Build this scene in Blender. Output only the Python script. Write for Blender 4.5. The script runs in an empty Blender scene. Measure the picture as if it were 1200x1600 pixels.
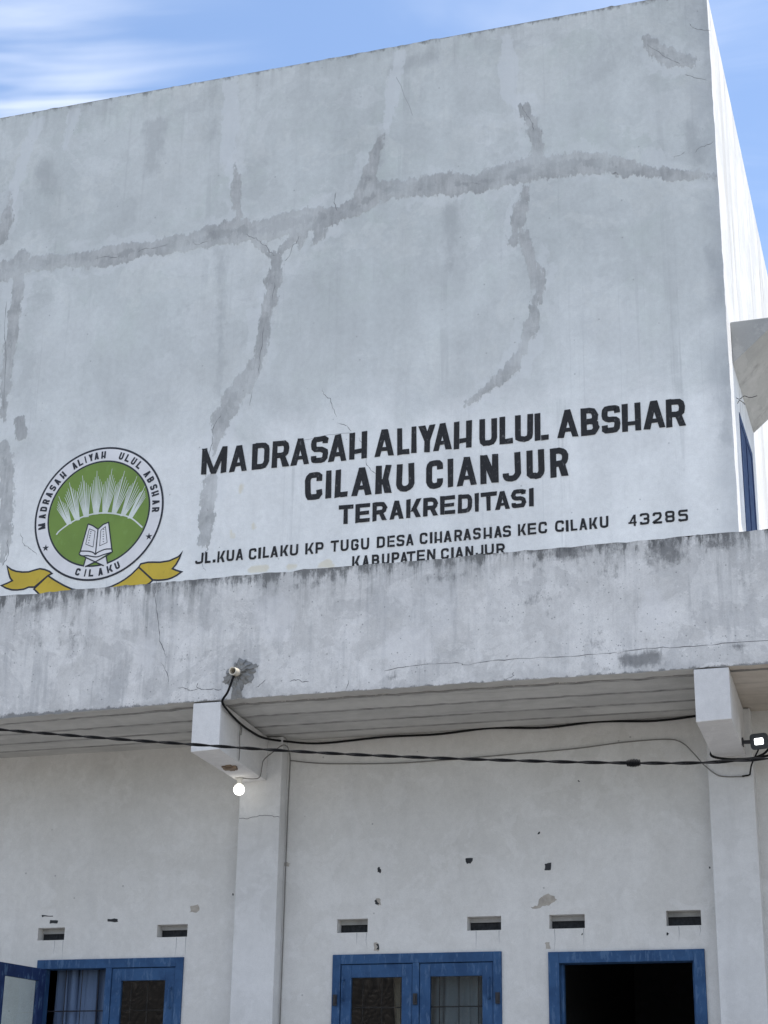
import bpy, bmesh, math, random
import numpy as np
from mathutils import Vector, Matrix
from mathutils.geometry import tessellate_polygon
random.seed(7)
rng = np.random.default_rng(7)
scene = bpy.context.scene
R = math.radians

# ---------------------------------------------------------------- camera
CAM_R = Vector((0.95199, 0.30459, 0.01515))
YAW, PITCH, ROLL = R(18.11782), R(20.77371), R(0.94029)
fwd = Vector((-math.sin(YAW)*math.cos(PITCH), math.cos(YAW)*math.cos(PITCH), math.sin(PITCH)))
r0 = Vector((math.cos(YAW), math.sin(YAW), 0)); u0 = r0.cross(fwd)
right = r0*math.cos(ROLL) + u0*math.sin(ROLL)
up = -(r0*math.sin(ROLL)) + u0*math.cos(ROLL)
cd = bpy.data.cameras.new("camera"); cam = bpy.data.objects.new("camera", cd)
scene.collection.objects.link(cam); scene.camera = cam
cam.matrix_world = Matrix(((right.x, up.x, -fwd.x, 0.0), (right.y, up.y, -fwd.y, -13.3), (right.z, up.z, -fwd.z, 1.6), (0, 0, 0, 1)))
cd.sensor_fit = 'HORIZONTAL'; cd.sensor_width = 36.0; cd.lens = 36.0*2702.85/1200.0
cd.clip_start = 0.1; cd.clip_end = 3000

# ---------------------------------------------------------------- sky, sun, exposure
SUN_EL, SUN_AZ = R(73), R(80)           # azimuth clockwise from +Y: high sun to the right, just behind the facade plane
scene.view_settings.view_transform = 'Standard'; scene.view_settings.look = 'None'
scene.view_settings.gamma = 1.0; scene.view_settings.exposure = 0.80
sunv = Vector((math.cos(SUN_EL)*math.sin(SUN_AZ), math.cos(SUN_EL)*math.cos(SUN_AZ), math.sin(SUN_EL)))
sl = bpy.data.lights.new("sun", 'SUN'); sl.energy = 4.0; sl.angle = R(0.5); sl.color = (1.0, 0.95, 0.88)
so = bpy.data.objects.new("sun", sl); scene.collection.objects.link(so)
so.rotation_euler = (-sunv).to_track_quat('-Z', 'Y').to_euler(); so.location = sunv*60

world = bpy.data.worlds.new("World"); scene.world = world; world.use_nodes = True
# ---------------------------------------------------------------- node helper
class G:
    """small wrapper to write node graphs as expressions"""
    def __init__(s, tree): s.t = tree; s.n = tree.nodes; s.l = tree.links
    def put(s, sock, v):
        if isinstance(v, bpy.types.NodeSocket): s.l.new(v, sock)
        elif v is not None:
            if hasattr(sock.default_value, '__len__') and not hasattr(v, '__len__'): v = (v,)*len(sock.default_value)
            if hasattr(v, '__len__') and len(sock.default_value) == 4 and len(v) == 3: v = (*v, 1.0)
            sock.default_value = v
    def m(s, op, a, b=None, c=None, clamp=False):
        n = s.n.new('ShaderNodeMath'); n.operation = op; n.use_clamp = clamp
        s.put(n.inputs[0], a); s.put(n.inputs[1], b); s.put(n.inputs[2], c); return n.outputs[0]
    def add(s, a, b): return s.m('ADD', a, b)
    def sub(s, a, b): return s.m('SUBTRACT', a, b)
    def mul(s, a, b): return s.m('MULTIPLY', a, b)
    def mx(s, a, b): return s.m('MAXIMUM', a, b)
    def ss(s, v, a, b, lo=0.0, hi=1.0):
        n = s.n.new('ShaderNodeMapRange'); n.interpolation_type = 'SMOOTHSTEP'
        s.put(n.inputs[0], v); s.put(n.inputs[1], a); s.put(n.inputs[2], b); s.put(n.inputs[3], lo); s.put(n.inputs[4], hi); return n.outputs[0]
    def mix(s, f, a, b):
        n = s.n.new('ShaderNodeMix'); n.data_type = 'RGBA'
        s.put(n.inputs[0], f); s.put(n.inputs[6], a); s.put(n.inputs[7], b); return n.outputs[2]
    def co(s):
        n = s.n.new('ShaderNodeTexCoord'); return n.outputs['Object']
    def xyz(s, v):
        n = s.n.new('ShaderNodeSeparateXYZ'); s.put(n.inputs[0], v); return n.outputs
    def sc(s, v, k, off=(0, 0, 0)):
        n = s.n.new('ShaderNodeMapping'); s.put(n.inputs[0], v); n.inputs['Scale'].default_value = k if hasattr(k, '__len__') else (k, k, k)
        n.inputs['Location'].default_value = off; return n.outputs[0]
    def noise(s, v, scale=1.0, detail=4.0, rough=0.55, dist=0.0, off=(0, 0, 0)):
        if hasattr(scale, '__len__') or any(off): v = s.sc(v, scale, off); scale = 1.0
        n = s.n.new('ShaderNodeTexNoise'); s.put(n.inputs['Vector'], v); n.inputs['Scale'].default_value = scale
        n.inputs['Detail'].default_value = detail; n.inputs['Roughness'].default_value = rough; n.inputs['Distortion'].default_value = dist
        return n.outputs['Fac']
    def vor(s, v, scale=1.0, feature='F1'):
        n = s.n.new('ShaderNodeTexVoronoi'); n.feature = feature
        if hasattr(scale, '__len__'): v = s.sc(v, scale); scale = 1.0
        s.put(n.inputs['Vector'], v); n.inputs['Scale'].default_value = scale; return n.outputs['Distance']
    def attr(s, name):
        n = s.n.new('ShaderNodeAttribute'); n.attribute_name = name; return n.outputs['Fac']
    def bump(s, h, strength=0.3, dist=0.01):
        n = s.n.new('ShaderNodeBump'); n.inputs['Strength'].default_value = strength; n.inputs['Distance'].default_value = dist
        s.put(n.inputs['Height'], h); return n.outputs[0]

def new_mat(name):
    mt = bpy.data.materials.new(name); mt.use_nodes = True
    g = G(mt.node_tree); b = next(n for n in g.n if n.type == 'BSDF_PRINCIPLED')
    return mt, g, b

# ---------------------------------------------------------------- world: sky with thin cirrus
gw = G(world.node_tree); gw.n.clear()
sky = gw.n.new('ShaderNodeTexSky'); sky.sky_type = 'NISHITA'; sky.sun_disc = False
sky.sun_elevation = SUN_EL; sky.sun_rotation = SUN_AZ; sky.altitude = 400; sky.air_density = 1.0; sky.dust_density = 1.0; sky.ozone_density = 1.4
tc = gw.n.new('ShaderNodeTexCoord'); d = tc.outputs['Generated']
q = gw.xyz(d)
inv = gw.m('DIVIDE', 1.0, gw.mx(q[2], 0.05))
cx = gw.mul(q[0], inv); cy = gw.mul(q[1], inv)          # cloud layer seen as a flat sheet overhead
cv = gw.n.new('ShaderNodeCombineXYZ'); gw.put(cv.inputs[0], cx); gw.put(cv.inputs[1], cy)
rot = gw.n.new('ShaderNodeMapping'); gw.put(rot.inputs[0], cv.outputs[0]); rot.inputs['Rotation'].default_value = (0, 0, R(-13))
cl_v = rot.outputs[0]
n_st = gw.noise(cl_v, (2.6, 6.0, 1), 5, 0.55, 0.6, (0.2, 0.0, 0))
n_rip = gw.noise(cl_v, (3.4, 17.0, 1), 2, 0.5, 0.8, (3.1, 1.7, 0))
n_big = gw.noise(cl_v, 3.2, 5, 0.5, 0.0, (5.3, 2.2, 0))
# a patch of cirrus around one compass bearing
ndot = gw.n.new('ShaderNodeVectorMath'); ndot.operation = 'DOT_PRODUCT'
gw.put(ndot.inputs[0], d); ndot.inputs[1].default_value = Vector((-0.487, 0.72, 0.51)).normalized()
near = gw.ss(ndot.outputs['Value'], 0.980, 0.998)
amt = gw.add(gw.mul(n_st, 0.30), gw.add(gw.mul(n_rip, 0.55), gw.mul(n_big, 0.15)))
c1 = gw.mul(gw.ss(amt, 0.36, 0.64), gw.mul(near, 0.52))
c2 = gw.mul(gw.ss(gw.add(gw.mul(n_st, .6), gw.mul(n_big, .5)), 0.48, 0.85), 0.30)
# unseen white cloud added behind the camera to whiten the light on the facade
back = gw.mul(gw.ss(q[1], 0.25, -0.45), gw.ss(gw.add(gw.mul(gw.noise(d, 2.2, 5, 0.55), 1.0), 0.0), 0.36, 0.56, 0.10, 0.62))
cov = gw.m('MINIMUM', gw.mx(gw.add(c1, c2), back), 0.9)
skyc = gw.mix(0.0, sky.outputs[0], (1, 1, 1))
cloudc = (4.6, 4.9, 5.5)
colr = gw.mix(cov, skyc, cloudc)
bg = gw.n.new('ShaderNodeBackground'); gw.put(bg.inputs[0], colr); bg.inputs[1].default_value = 0.145
wo = gw.n.new('ShaderNodeOutputWorld'); gw.l.new(bg.outputs[0], wo.inputs[0])

# ---------------------------------------------------------------- mesh helpers
def link(name, me, parent=None):
    o = bpy.data.objects.new(name, me); scene.collection.objects.link(o)
    if parent is not None: o.parent = parent
    return o
def tag(o, label=None, cat=None, group=None, kind=None):
    for k, v in (('label', label), ('category', cat), ('group', group), ('kind', kind)):
        if v: o[k] = v
    return o
def thing(name, label, cat, loc=(0, 0, 0), group=None):
    o = bpy.data.objects.new(name, None); scene.collection.objects.link(o); o.location = loc; o.empty_display_size = .2
    return tag(o, label, cat, group)
class MB:
    """collects shapes, builds ONE mesh object (geometry in world coordinates minus the parent's place)"""
    def __init__(s): s.v = []; s.f = []; s.mi = []
    def raw(s, vs, fs, mi=0):
        k = len(s.v); s.v += [tuple(map(float, p)) for p in vs]; s.f += [tuple(i+k for i in f) for f in fs]; s.mi += [mi]*len(fs)
    def box(s, x0, x1, y0, y1, z0, z1, mi=0):
        s.hexa([(x0, y0, z0), (x1, y0, z0), (x1, y1, z0), (x0, y1, z0), (x0, y0, z1), (x1, y0, z1), (x1, y1, z1), (x0, y1, z1)], mi)
    def hexa(s, p, mi=0):
        s.raw(p, [(0, 3, 2, 1), (4, 5, 6, 7), (0, 1, 5, 4), (1, 2, 6, 5), (2, 3, 7, 6), (3, 0, 4, 7)], mi)
    def tube(s, path, r, n=8, mi=0, cap=True):
        path = [Vector(p) for p in path]; rs = r if hasattr(r, '__len__') else [r]*len(path)
        vs = []; t_prev = None; nrm = None
        for i, p in enumerate(path):
            t = (path[min(i+1, len(path)-1)] - path[max(i-1, 0)]).normalized()
            if nrm is None:
                a = Vector((0, 0, 1)) if abs(t.z) < .9 else Vector((0, 1, 0)); nrm = t.cross(a).normalized()
            else: nrm = (nrm - t*nrm.dot(t)).normalized()
            b = t.cross(nrm)
            for k in range(n):
                a = 2*math.pi*k/n; vs.append(p + (nrm*math.cos(a) + b*math.sin(a))*rs[i])
        fs = [(i*n+k, i*n+(k+1) % n, (i+1)*n+(k+1) % n, (i+1)*n+k) for i in range(len(path)-1) for k in range(n)]
        if cap: fs += [tuple(range(n-1, -1, -1)), tuple((len(path)-1)*n+k for k in range(n))]
        s.raw(vs, fs, mi)
    def poly(s, pts, y, mi=0):
        """flat polygon on a plane facing -Y, pts = (x, z)"""
        tri = tessellate_polygon([[Vector((p[0], p[1], 0)) for p in pts]])
        fs = []
        for a, b, c in tri:
            A, B, C = pts[a], pts[b], pts[c]
            cr = (B[0]-A[0])*(C[1]-A[1]) - (B[1]-A[1])*(C[0]-A[0])
            if abs(cr) > 1e-12: fs.append((a, b, c) if cr > 0 else (a, c, b))
        s.raw([(p[0], y, p[1]) for p in pts], fs, mi)
    def ribbon(s, pts, w, y, mi=0, closed=False):
        """stroke of width w along pts (x, z) on a plane facing -Y; w may be a list"""
        P = [Vector((p[0], p[1])) for p in pts]
        Q = [P[0]]
        for p in P[1:]:
            if (p-Q[-1]).length > 1e-5: Q.append(p)
        P = Q; n = len(P)
        if closed and (P[0]-P[-1]).length < 1e-5: P = P[:-1]; n -= 1
        vs = []
        for i in range(n):
            if closed: a, b = P[i-1], P[(i+1) % n]; d0 = (P[i]-a).normalized(); d1 = (b-P[i]).normalized()
            else:
                d0 = (P[i]-P[i-1]).normalized() if i else None; d1 = (P[i+1]-P[i]).normalized() if i < n-1 else None
                d0 = d0 or d1; d1 = d1 or d0
            n0 = Vector((-d0.y, d0.x)); n1 = Vector((-d1.y, d1.x)); mm = (n0+n1)
            mm = mm.normalized() if mm.length > 1e-4 else n0
            k = 1/max(.45, mm.dot(n0)); ww = (w[i] if hasattr(w, '__len__') else w)/2
            for sgn in (-1, 1):
                q = P[i] + mm*ww*k*sgn; vs.append((q.x, y, q.y))
        m_ = n if closed else n-1
        s.raw(vs, [(2*i, 2*((i+1) % n), 2*((i+1) % n)+1, 2*i+1) for i in range(m_)], mi)
    def build(s, name, mats, parent=None, bevel=0, smooth=False, origin=None):
        me = bpy.data.meshes.new(name)
        off = Vector(origin) if origin is not None else Vector((0, 0, 0))
        me.from_pydata([Vector(p)-off for p in s.v], [], s.f)
        for m_ in (mats if isinstance(mats, (list, tuple)) else [mats]): me.materials.append(m_)
        me.polygons.foreach_set('material_index', s.mi)
        if bevel:
            bm = bmesh.new(); bm.from_mesh(me); bmesh.ops.remove_doubles(bm, verts=bm.verts, dist=1e-5)
            bmesh.ops.bevel(bm, geom=[e for e in bm.edges if len(e.link_faces) == 2 and e.calc_face_angle(0) > .4], offset=bevel, segments=2, affect='EDGES', profile=.6)
            bm.to_mesh(me); bm.free()
        if smooth: me.polygons.foreach_set('use_smooth', [True]*len(me.polygons))
        me.update()
        o = link(name, me, parent)
        if origin is not None and parent is None: o.location = off
        return o
def catmull(pts, k=8):
    P = [Vector(p) for p in pts]; P = [P[0]*2-P[1]] + P + [P[-1]*2-P[-2]]; out = []
    for i in range(1, len(P)-2):
        for j in range(k):
            t = j/k; a, b, c, d_ = P[i-1:i+3]
            out.append(.5*((2*b)+(c-a)*t+(2*a-5*b+4*c-d_)*t*t+(3*b-a-3*c+d_)*t**3))
    return out + [P[-2]]

def axis(lo, hi, step, cuts=()):
    ks = sorted({round(lo, 4), round(hi, 4), *[round(c, 4) for c in cuts if lo < c < hi]}); out = []
    for a, b in zip(ks[:-1], ks[1:]):
        n = max(1, int(round((b-a)/step))); out += [a+(b-a)*i/n for i in range(n)]
    return np.array(out+[ks[-1]])
def strips_sd(X, Z, strips):
    """signed distance field (positive inside) of poly-strips given as (x, z, half width)"""
    best = np.full(X.shape, -0.5)
    for s_ in strips:
        for a, b in zip(s_[:-1], s_[1:]):
            dx, dz = b[0]-a[0], b[1]-a[1]; L = dx*dx+dz*dz+1e-9
            t = np.clip(((X-a[0])*dx+(Z-a[1])*dz)/L, 0, 1)
            dd = np.hypot(X-a[0]-t*dx, Z-a[1]-t*dz)
            best = np.maximum(best, a[2]+t*(b[2]-a[2])-dd)
    return best
def grid_wall(name, us, vs, to3, holes, mats, parent, attrs=None, extra=None):
    """dense wall sheet with real openings; attrs = {name: field(U, V)} stored on the points"""
    U, V = np.meshgrid(us, vs, indexing='ij'); nu, nv = U.shape
    P = to3(U, V).reshape(-1, 3)
    uc = (us[:-1]+us[1:])/2; vc = (vs[:-1]+vs[1:])/2
    UC, VC = np.meshgrid(uc, vc, indexing='ij'); keep = np.ones(UC.shape, bool)
    for (a, b, c, d_) in holes: keep &= ~((UC > a) & (UC < b) & (VC > c) & (VC < d_))
    I, J = np.nonzero(keep); k = I*nv+J
    F = np.stack([k, k+nv, k+nv+1, k+1], 1)
    me = bpy.data.meshes.new(name); ev = extra.v if extra else []; ef = extra.f if extra else []; emi = extra.mi if extra else []
    n0 = len(P)
    me.from_pydata(P.tolist()+list(ev), [], F.tolist()+[tuple(i+n0 for i in f) for f in ef])
    for m_ in mats: me.materials.append(m_)
    me.polygons.foreach_set('material_index', [0]*len(F)+list(emi))
    for an, fn in (attrs or {}).items():
        at = me.attributes.new(an, 'FLOAT', 'POINT'); val = np.concatenate([fn(U, V).ravel(), np.full(len(ev), -0.5 if an != 'blob' else 0.0)]).astype(np.float32)
        at.data.foreach_set('value', val)
    me.update(); return link(name, me, parent)

# ---------------------------------------------------------------- block letters
def arcpath(pts, rad, closed=False, seg=3):
    """round the corners of a centre line"""
    P = [Vector(p) for p in pts]; n = len(P); out = []
    for i in range(n):
        if not closed and i in (0, n-1): out.append(P[i]); continue
        a, b, c = P[i-1], P[i], P[(i+1) % n]
        la, lc = (a-b).length, (c-b).length; r_ = min(rad, la*.49, lc*.49)
        p0 = b+(a-b).normalized()*r_; p1 = b+(c-b).normalized()*r_
        for k in range(seg+1):
            t = k/seg; out.append(p0*(1-t)**2 + b*(2*t*(1-t)) + p1*t*t)
    return out
def glyph(ch, w, h, t, low_h=True):
    """-> list of ('p', polygon) or ('s', centreline, width) in a w x h box"""
    e = t/2; r = min(w, h)*.30; X = w-e; T = h-e; o = []
    def par(xa, ya, xb, yb, tw): o.append(('p', [(xa, ya), (xa+tw, ya), (xb+tw, yb), (xb, yb)]))
    def bar(x0, x1, y0, y1): o.append(('p', [(x0, y0), (x1, y0), (x1, y1), (x0, y1)]))
    def st(pts, rr=None, closed=False): o.append(('s', arcpath(pts, r if rr is None else rr, closed), t, closed))
    m_ = h*.5
    if ch == 'A':
        a = t*.52; s_ = t*1.04
        par(0, 0, w/2-a, h, s_); par(w-s_, 0, w/2+a-s_, h, s_); bar(w*.24, w*.76, h*.20, h*.20+t*.72)
    elif ch == 'B':
        bar(0, t, 0, h); st([(t*.5, T), (X-w*.03, T), (X-w*.03, m_), (t*.5, m_)]); st([(t*.5, m_), (X, m_), (X, e), (t*.5, e)])
    elif ch == 'C': st([(X, h*.66), (X, T), (e, T), (e, e), (X, e), (X, h*.34)])
    elif ch == 'D': bar(0, t, 0, h); st([(t*.5, T), (X, T), (X, e), (t*.5, e)])
    elif ch == 'E': bar(0, t, 0, h); bar(t, w, h-t*.95, h); bar(t, w*.93, m_-t*.42, m_+t*.42); bar(t, w, 0, t*.95)
    elif ch == 'G': st([(X, h*.66), (X, T), (e, T), (e, e), (X, e), (X, h*.47), (w*.5, h*.47)], r*.8)
    elif ch == 'H':
        k = .20 if low_h else .42
        bar(0, t, 0, h); bar(w-t, w, 0, h); bar(t, w-t, h*k, h*k+t*.8)
    elif ch == 'I': bar(0, w, 0, h)
    elif ch == 'J': st([(X, h), (X, e), (e, e), (e, h*.30)])
    elif ch == 'K':
        s_ = t*1.12; bar(0, t, 0, h); par(t*.95, h*.32, w-s_, h, s_); par(w-s_*1.02, 0, w*.36, h*.52, s_)
    elif ch == 'L': bar(0, t, 0, h); bar(t, w, 0, t*.95)
    elif ch == 'M':
        bar(0, t, 0, h); bar(w-t, w, 0, h); s_ = t*.95
        par(w/2-s_*.5, 0, 0, h, s_); par(w/2-s_*.5, 0, w-s_, h, s_)
    elif ch == 'N': bar(0, t, 0, h); bar(w-t, w, 0, h); par(w-t*1.1, 0, 0, h, t*1.1)
    elif ch == 'P': bar(0, t, 0, h); st([(t*.5, T), (X, T), (X, h*.42), (t*.5, h*.42)])
    elif ch == 'R':
        bar(0, t, 0, h); st([(t*.5, T), (X-w*.02, T), (X-w*.02, h*.44), (t*.5, h*.44)]); par(w-t*1.1, 0, w*.42, h*.44, t*1.1)
    elif ch == 'S': st([(X, h*.72), (X, T), (e, T), (e, m_+h*.01), (X, m_-h*.01), (X, e), (e, e), (e, h*.28)], r*.85)
    elif ch == 'T': bar(0, w, h-t, h); bar(w/2-e, w/2+e, 0, h-t)
    elif ch == 'U': st([(e, h), (e, e), (X, e), (X, h)])
    elif ch == 'Y':
        s_ = t*1.1; par(w/2-s_*.5, h*.42, 0, h, s_); par(w/2-s_*.5, h*.42, w-s_, h, s_); bar(w/2-e, w/2+e, 0, h*.44)
    elif ch == '.': bar(0, w, 0, w*1.05)
    elif ch == '2': st([(e, h*.70), (e, T), (X, T), (X, h*.52), (e, e+t*.5), (e, e), (w, e)], r*.7)
    elif ch == '3': st([(e, h*.74), (e, T), (X, T), (X, m_), (w*.4, m_)], r*.7); st([(w*.4, m_), (X, m_), (X, e), (e, e), (e, h*.26)], r*.7)
    elif ch == '4': bar(w*.62, w*.62+t, 0, h); par(0, h*.24, w*.62, h, t*.9); bar(0, w, h*.22, h*.22+t*.8)
    elif ch == '5': st([(w, T), (e, T), (e, m_+h*.04), (X, m_+h*.04), (X, e), (e, e), (e, h*.24)], r*.5)
    elif ch == '8': st([(e, m_), (e, T), (X, T), (X, m_)], r*.7, True); st([(e, m_), (X, m_), (X, e), (e, e)], r*.7, True)
    return o
def put_glyph(mb, ch, w, h, t, fn0, y, low_h=True, jit=0.0):
    """fn maps glyph (x, y) to wall (x, z)"""
    fn = lambda x, z: tuple(Vector(fn0(x, z)) + Vector((rng.normal(0, jit), rng.normal(0, jit)))) if jit else fn0(x, z)
    for i, g_ in enumerate(glyph(ch, w, h, t, low_h)):
        yy = y - .0006*i
        if g_[0] == 'p': mb.poly([fn(*p) for p in g_[1]], yy)
        else:
            c = [fn(*p) for p in g_[1]]; mb.ribbon(c, g_[2], yy, closed=g_[3])
# ---- measured outlines on the building's planes (metres)
LINE1 = [["M", -6.102, -5.854, 7.441, 7.698], ["A", -5.828, -5.649, 7.439, 7.696], ["D", -5.608, -5.441, 7.438, 7.695], ["R", -5.415, -5.25, 7.436, 7.693], ["A", -5.237, -5.056, 7.435, 7.692], ["S", -5.046, -4.881, 7.434, 7.69], ["A", -4.883, -4.702, 7.432, 7.689], ["H", -4.683, -4.52, 7.431, 7.687], ["A", -4.448, -4.264, 7.429, 7.685], ["L", -4.243, -4.124, 7.428, 7.684], ["I", -4.108, -4.063, 7.427, 7.683], ["Y", -4.042, -3.889, 7.427, 7.682], ["A", -3.914, -3.742, 7.426, 7.681], ["H", -3.726, -3.565, 7.424, 7.68], ["U", -3.495, -3.339, 7.423, 7.678], ["L", -3.318, -3.199, 7.422, 7.677], ["U", -3.183, -3.024, 7.42, 7.676], ["L", -3.006, -2.883, 7.419, 7.674], ["A", -2.811, -2.626, 7.418, 7.673], ["B", -2.607, -2.453, 7.416, 7.671], ["S", -2.428, -2.27, 7.415, 7.67], ["H", -2.256, -2.095, 7.414, 7.668], ["A", -2.076, -1.89, 7.413, 7.667], ["R", -1.884, -1.722, 7.411, 7.665]]
LINE2 = [["C", -5.089, -4.929, 7.087, 7.35], ["I", -4.894, -4.842, 7.086, 7.349], ["L", -4.81, -4.691, 7.085, 7.348], ["A", -4.654, -4.468, 7.083, 7.346], ["K", -4.431, -4.283, 7.081, 7.345], ["U", -4.242, -4.08, 7.08, 7.343], ["C", -3.971, -3.822, 7.077, 7.341], ["I", -3.778, -3.731, 7.076, 7.34], ["A", -3.701, -3.518, 7.075, 7.339], ["N", -3.489, -3.33, 7.073, 7.338], ["J", -3.291, -3.136, 7.071, 7.336], ["U", -3.085, -2.928, 7.069, 7.334], ["R", -2.881, -2.721, 7.067, 7.333]]
LINE3 = [["T", -4.767, -4.633, 6.832, 7.007], ["E", -4.611, -4.478, 6.831, 7.006], ["R", -4.457, -4.323, 6.83, 7.004], ["A", -4.301, -4.172, 6.829, 7.002], ["K", -4.15, -4.016, 6.829, 7.001], ["R", -3.997, -3.865, 6.828, 6.999], ["E", -3.845, -3.713, 6.827, 6.998], ["D", -3.691, -3.563, 6.826, 6.996], ["I", -3.539, -3.504, 6.826, 6.995], ["T", -3.488, -3.347, 6.825, 6.994], ["A", -3.36, -3.233, 6.825, 6.992], ["S", -3.22, -3.093, 6.824, 6.991], ["I", -3.068, -3.026, 6.824, 6.99]]
LINE4 = [["J", -6.108, -6.031, 6.589, 6.694], ["L", -6.015, -5.959, 6.589, 6.693], [".", -5.939, -5.912, 6.589, 6.693], ["K", -5.896, -5.822, 6.588, 6.693], ["U", -5.809, -5.736, 6.588, 6.692], ["A", -5.721, -5.647, 6.587, 6.692], ["C", -5.597, -5.525, 6.587, 6.691], ["I", -5.506, -5.483, 6.586, 6.691], ["L", -5.464, -5.406, 6.586, 6.69], ["A", -5.393, -5.32, 6.586, 6.69], ["K", -5.299, -5.225, 6.585, 6.689], ["U", -5.21, -5.134, 6.585, 6.689], ["K", -5.067, -4.987, 6.584, 6.688], ["P", -4.972, -4.897, 6.584, 6.687], ["T", -4.833, -4.757, 6.583, 6.686], ["U", -4.741, -4.668, 6.582, 6.686], ["G", -4.646, -4.576, 6.582, 6.685], ["U", -4.555, -4.481, 6.581, 6.685], ["D", -4.411, -4.338, 6.581, 6.684], ["E", -4.316, -4.248, 6.58, 6.683], ["S", -4.233, -4.163, 6.58, 6.683], ["A", -4.149, -4.079, 6.579, 6.682], ["C", -4.026, -3.958, 6.579, 6.682], ["I", -3.936, -3.914, 6.578, 6.681], ["H", -3.894, -3.827, 6.578, 6.681], ["A", -3.813, -3.742, 6.577, 6.68], ["R", -3.719, -3.65, 6.577, 6.68], ["A", -3.64, -3.572, 6.577, 6.679], ["S", -3.555, -3.488, 6.576, 6.679], ["H", -3.464, -3.392, 6.576, 6.678], ["A", -3.371, -3.304, 6.575, 6.678], ["S", -3.296, -3.225, 6.575, 6.677], ["K", -3.166, -3.095, 6.574, 6.677], ["E", -3.081, -3.008, 6.574, 6.676], ["C", -2.99, -2.917, 6.573, 6.676], ["C", -2.847, -2.772, 6.572, 6.675], ["I", -2.756, -2.733, 6.572, 6.674], ["L", -2.717, -2.66, 6.572, 6.674], ["A", -2.645, -2.576, 6.571, 6.674], ["K", -2.559, -2.489, 6.571, 6.673], ["U", -2.47, -2.399, 6.57, 6.673]]
LINE4N = [["4", -2.233, -2.164, 6.568, 6.666], ["3", -2.137, -2.059, 6.567, 6.667], ["2", -2.031, -1.957, 6.566, 6.667], ["8", -1.929, -1.852, 6.566, 6.667], ["5", -1.822, -1.744, 6.565, 6.667]]
LINE5 = [["K", -4.632, -4.56, 6.425, 6.527], ["A", -4.541, -4.478, 6.425, 6.526], ["B", -4.453, -4.385, 6.426, 6.526], ["U", -4.363, -4.294, 6.426, 6.526], ["P", -4.275, -4.207, 6.426, 6.525], ["A", -4.2, -4.13, 6.426, 6.525], ["T", -4.142, -4.062, 6.426, 6.525], ["E", -4.05, -3.979, 6.426, 6.525], ["N", -3.96, -3.886, 6.426, 6.524], ["C", -3.837, -3.768, 6.426, 6.524], ["I", -3.747, -3.725, 6.426, 6.524], ["A", -3.71, -3.64, 6.426, 6.523], ["N", -3.622, -3.553, 6.426, 6.523], ["J", -3.533, -3.465, 6.426, 6.523], ["U", -3.453, -3.375, 6.426, 6.523], ["R", -3.353, -3.279, 6.426, 6.522]]
EMB = (-7.105, 7.175, 0.65, 0.517)
EMB_TEXT = [["M", -172.6], ["A", 177.6], ["D", 170.3], ["R", 163.0], ["A", 155.8], ["S", 148.7], ["A", 141.6], ["H", 133.5], ["A", 119.8], ["L", 113.4], ["I", 107.8], ["Y", 102.1], ["A", 96.4], ["H", 89.3], ["U", 70.5], ["L", 63.3], ["U", 56.0], ["L", 48.6], ["A", 35.8], ["B", 28.5], ["S", 20.1], ["H", 13.4], ["A", 4.9], ["R", -2.4]]
EMB_BOTTOM = [["C", -106.2], ["I", -98.5], ["L", -92.5], ["A", -83.2], ["K", -74.0], ["U", -66.4]]
STARS = [[-7.617, 6.883], [-6.578, 6.896]]
TAIL_L = [[-8.002, 6.741], [-7.957, 6.706], [-7.905, 6.684], [-7.838, 6.67], [-7.772, 6.666], [-7.715, 6.678], [-7.659, 6.687], [-7.608, 6.674], [-7.557, 6.651], [-7.531, 6.629], [-7.57, 6.612], [-7.699, 6.513], [-7.757, 6.518], [-7.805, 6.503], [-7.87, 6.5], [-7.928, 6.506], [-7.988, 6.527], [-8.041, 6.558], [-7.985, 6.575], [-7.933, 6.595], [-7.959, 6.625], [-7.974, 6.661]]
FOLD_L = [[-7.57, 6.612], [-7.492, 6.559], [-7.397, 6.502], [-7.313, 6.461], [-7.23, 6.439], [-7.165, 6.427], [-7.149, 6.329], [-7.579, 6.365], [-7.652, 6.45], [-7.702, 6.495]]
TAIL_R = [[-6.24, 6.718], [-6.257, 6.692], [-6.276, 6.675], [-6.36, 6.645], [-6.453, 6.639], [-6.516, 6.646], [-6.571, 6.65], [-6.642, 6.641], [-6.659, 6.612], [-6.513, 6.478], [-6.465, 6.471], [-6.41, 6.469], [-6.364, 6.472], [-6.326, 6.481], [-6.28, 6.501], [-6.236, 6.529], [-6.283, 6.546], [-6.327, 6.567], [-6.295, 6.602], [-6.264, 6.659]]
FOLD_R = [[-6.659, 6.612], [-6.73, 6.547], [-6.79, 6.507], [-6.851, 6.477], [-6.928, 6.449], [-7.006, 6.435], [-6.983, 6.337], [-6.777, 6.335], [-6.542, 6.45], [-6.512, 6.475]]
RAYS = [[[-7.394, 7.095], [-7.529, 7.387], [-7.537, 7.295], [-7.436, 7.325]], [[-7.313, 7.125], [-7.431, 7.512], [-7.466, 7.398], [-7.343, 7.444]], [[-7.225, 7.148], [-7.3, 7.568], [-7.343, 7.444], [-7.21, 7.474]], [[-7.128, 7.164], [-7.153, 7.599], [-7.21, 7.477], [-7.077, 7.486]], [[-7.039, 7.163], [-6.999, 7.603], [-7.079, 7.483], [-6.941, 7.471]], [[-6.946, 7.154], [-6.869, 7.568], [-6.944, 7.465], [-6.804, 7.439]], [[-6.855, 7.122], [-6.739, 7.501], [-6.811, 7.434], [-6.693, 7.366]], [[-6.782, 7.092], [-6.651, 7.394], [-6.7, 7.362], [-6.638, 7.317]]]
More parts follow.
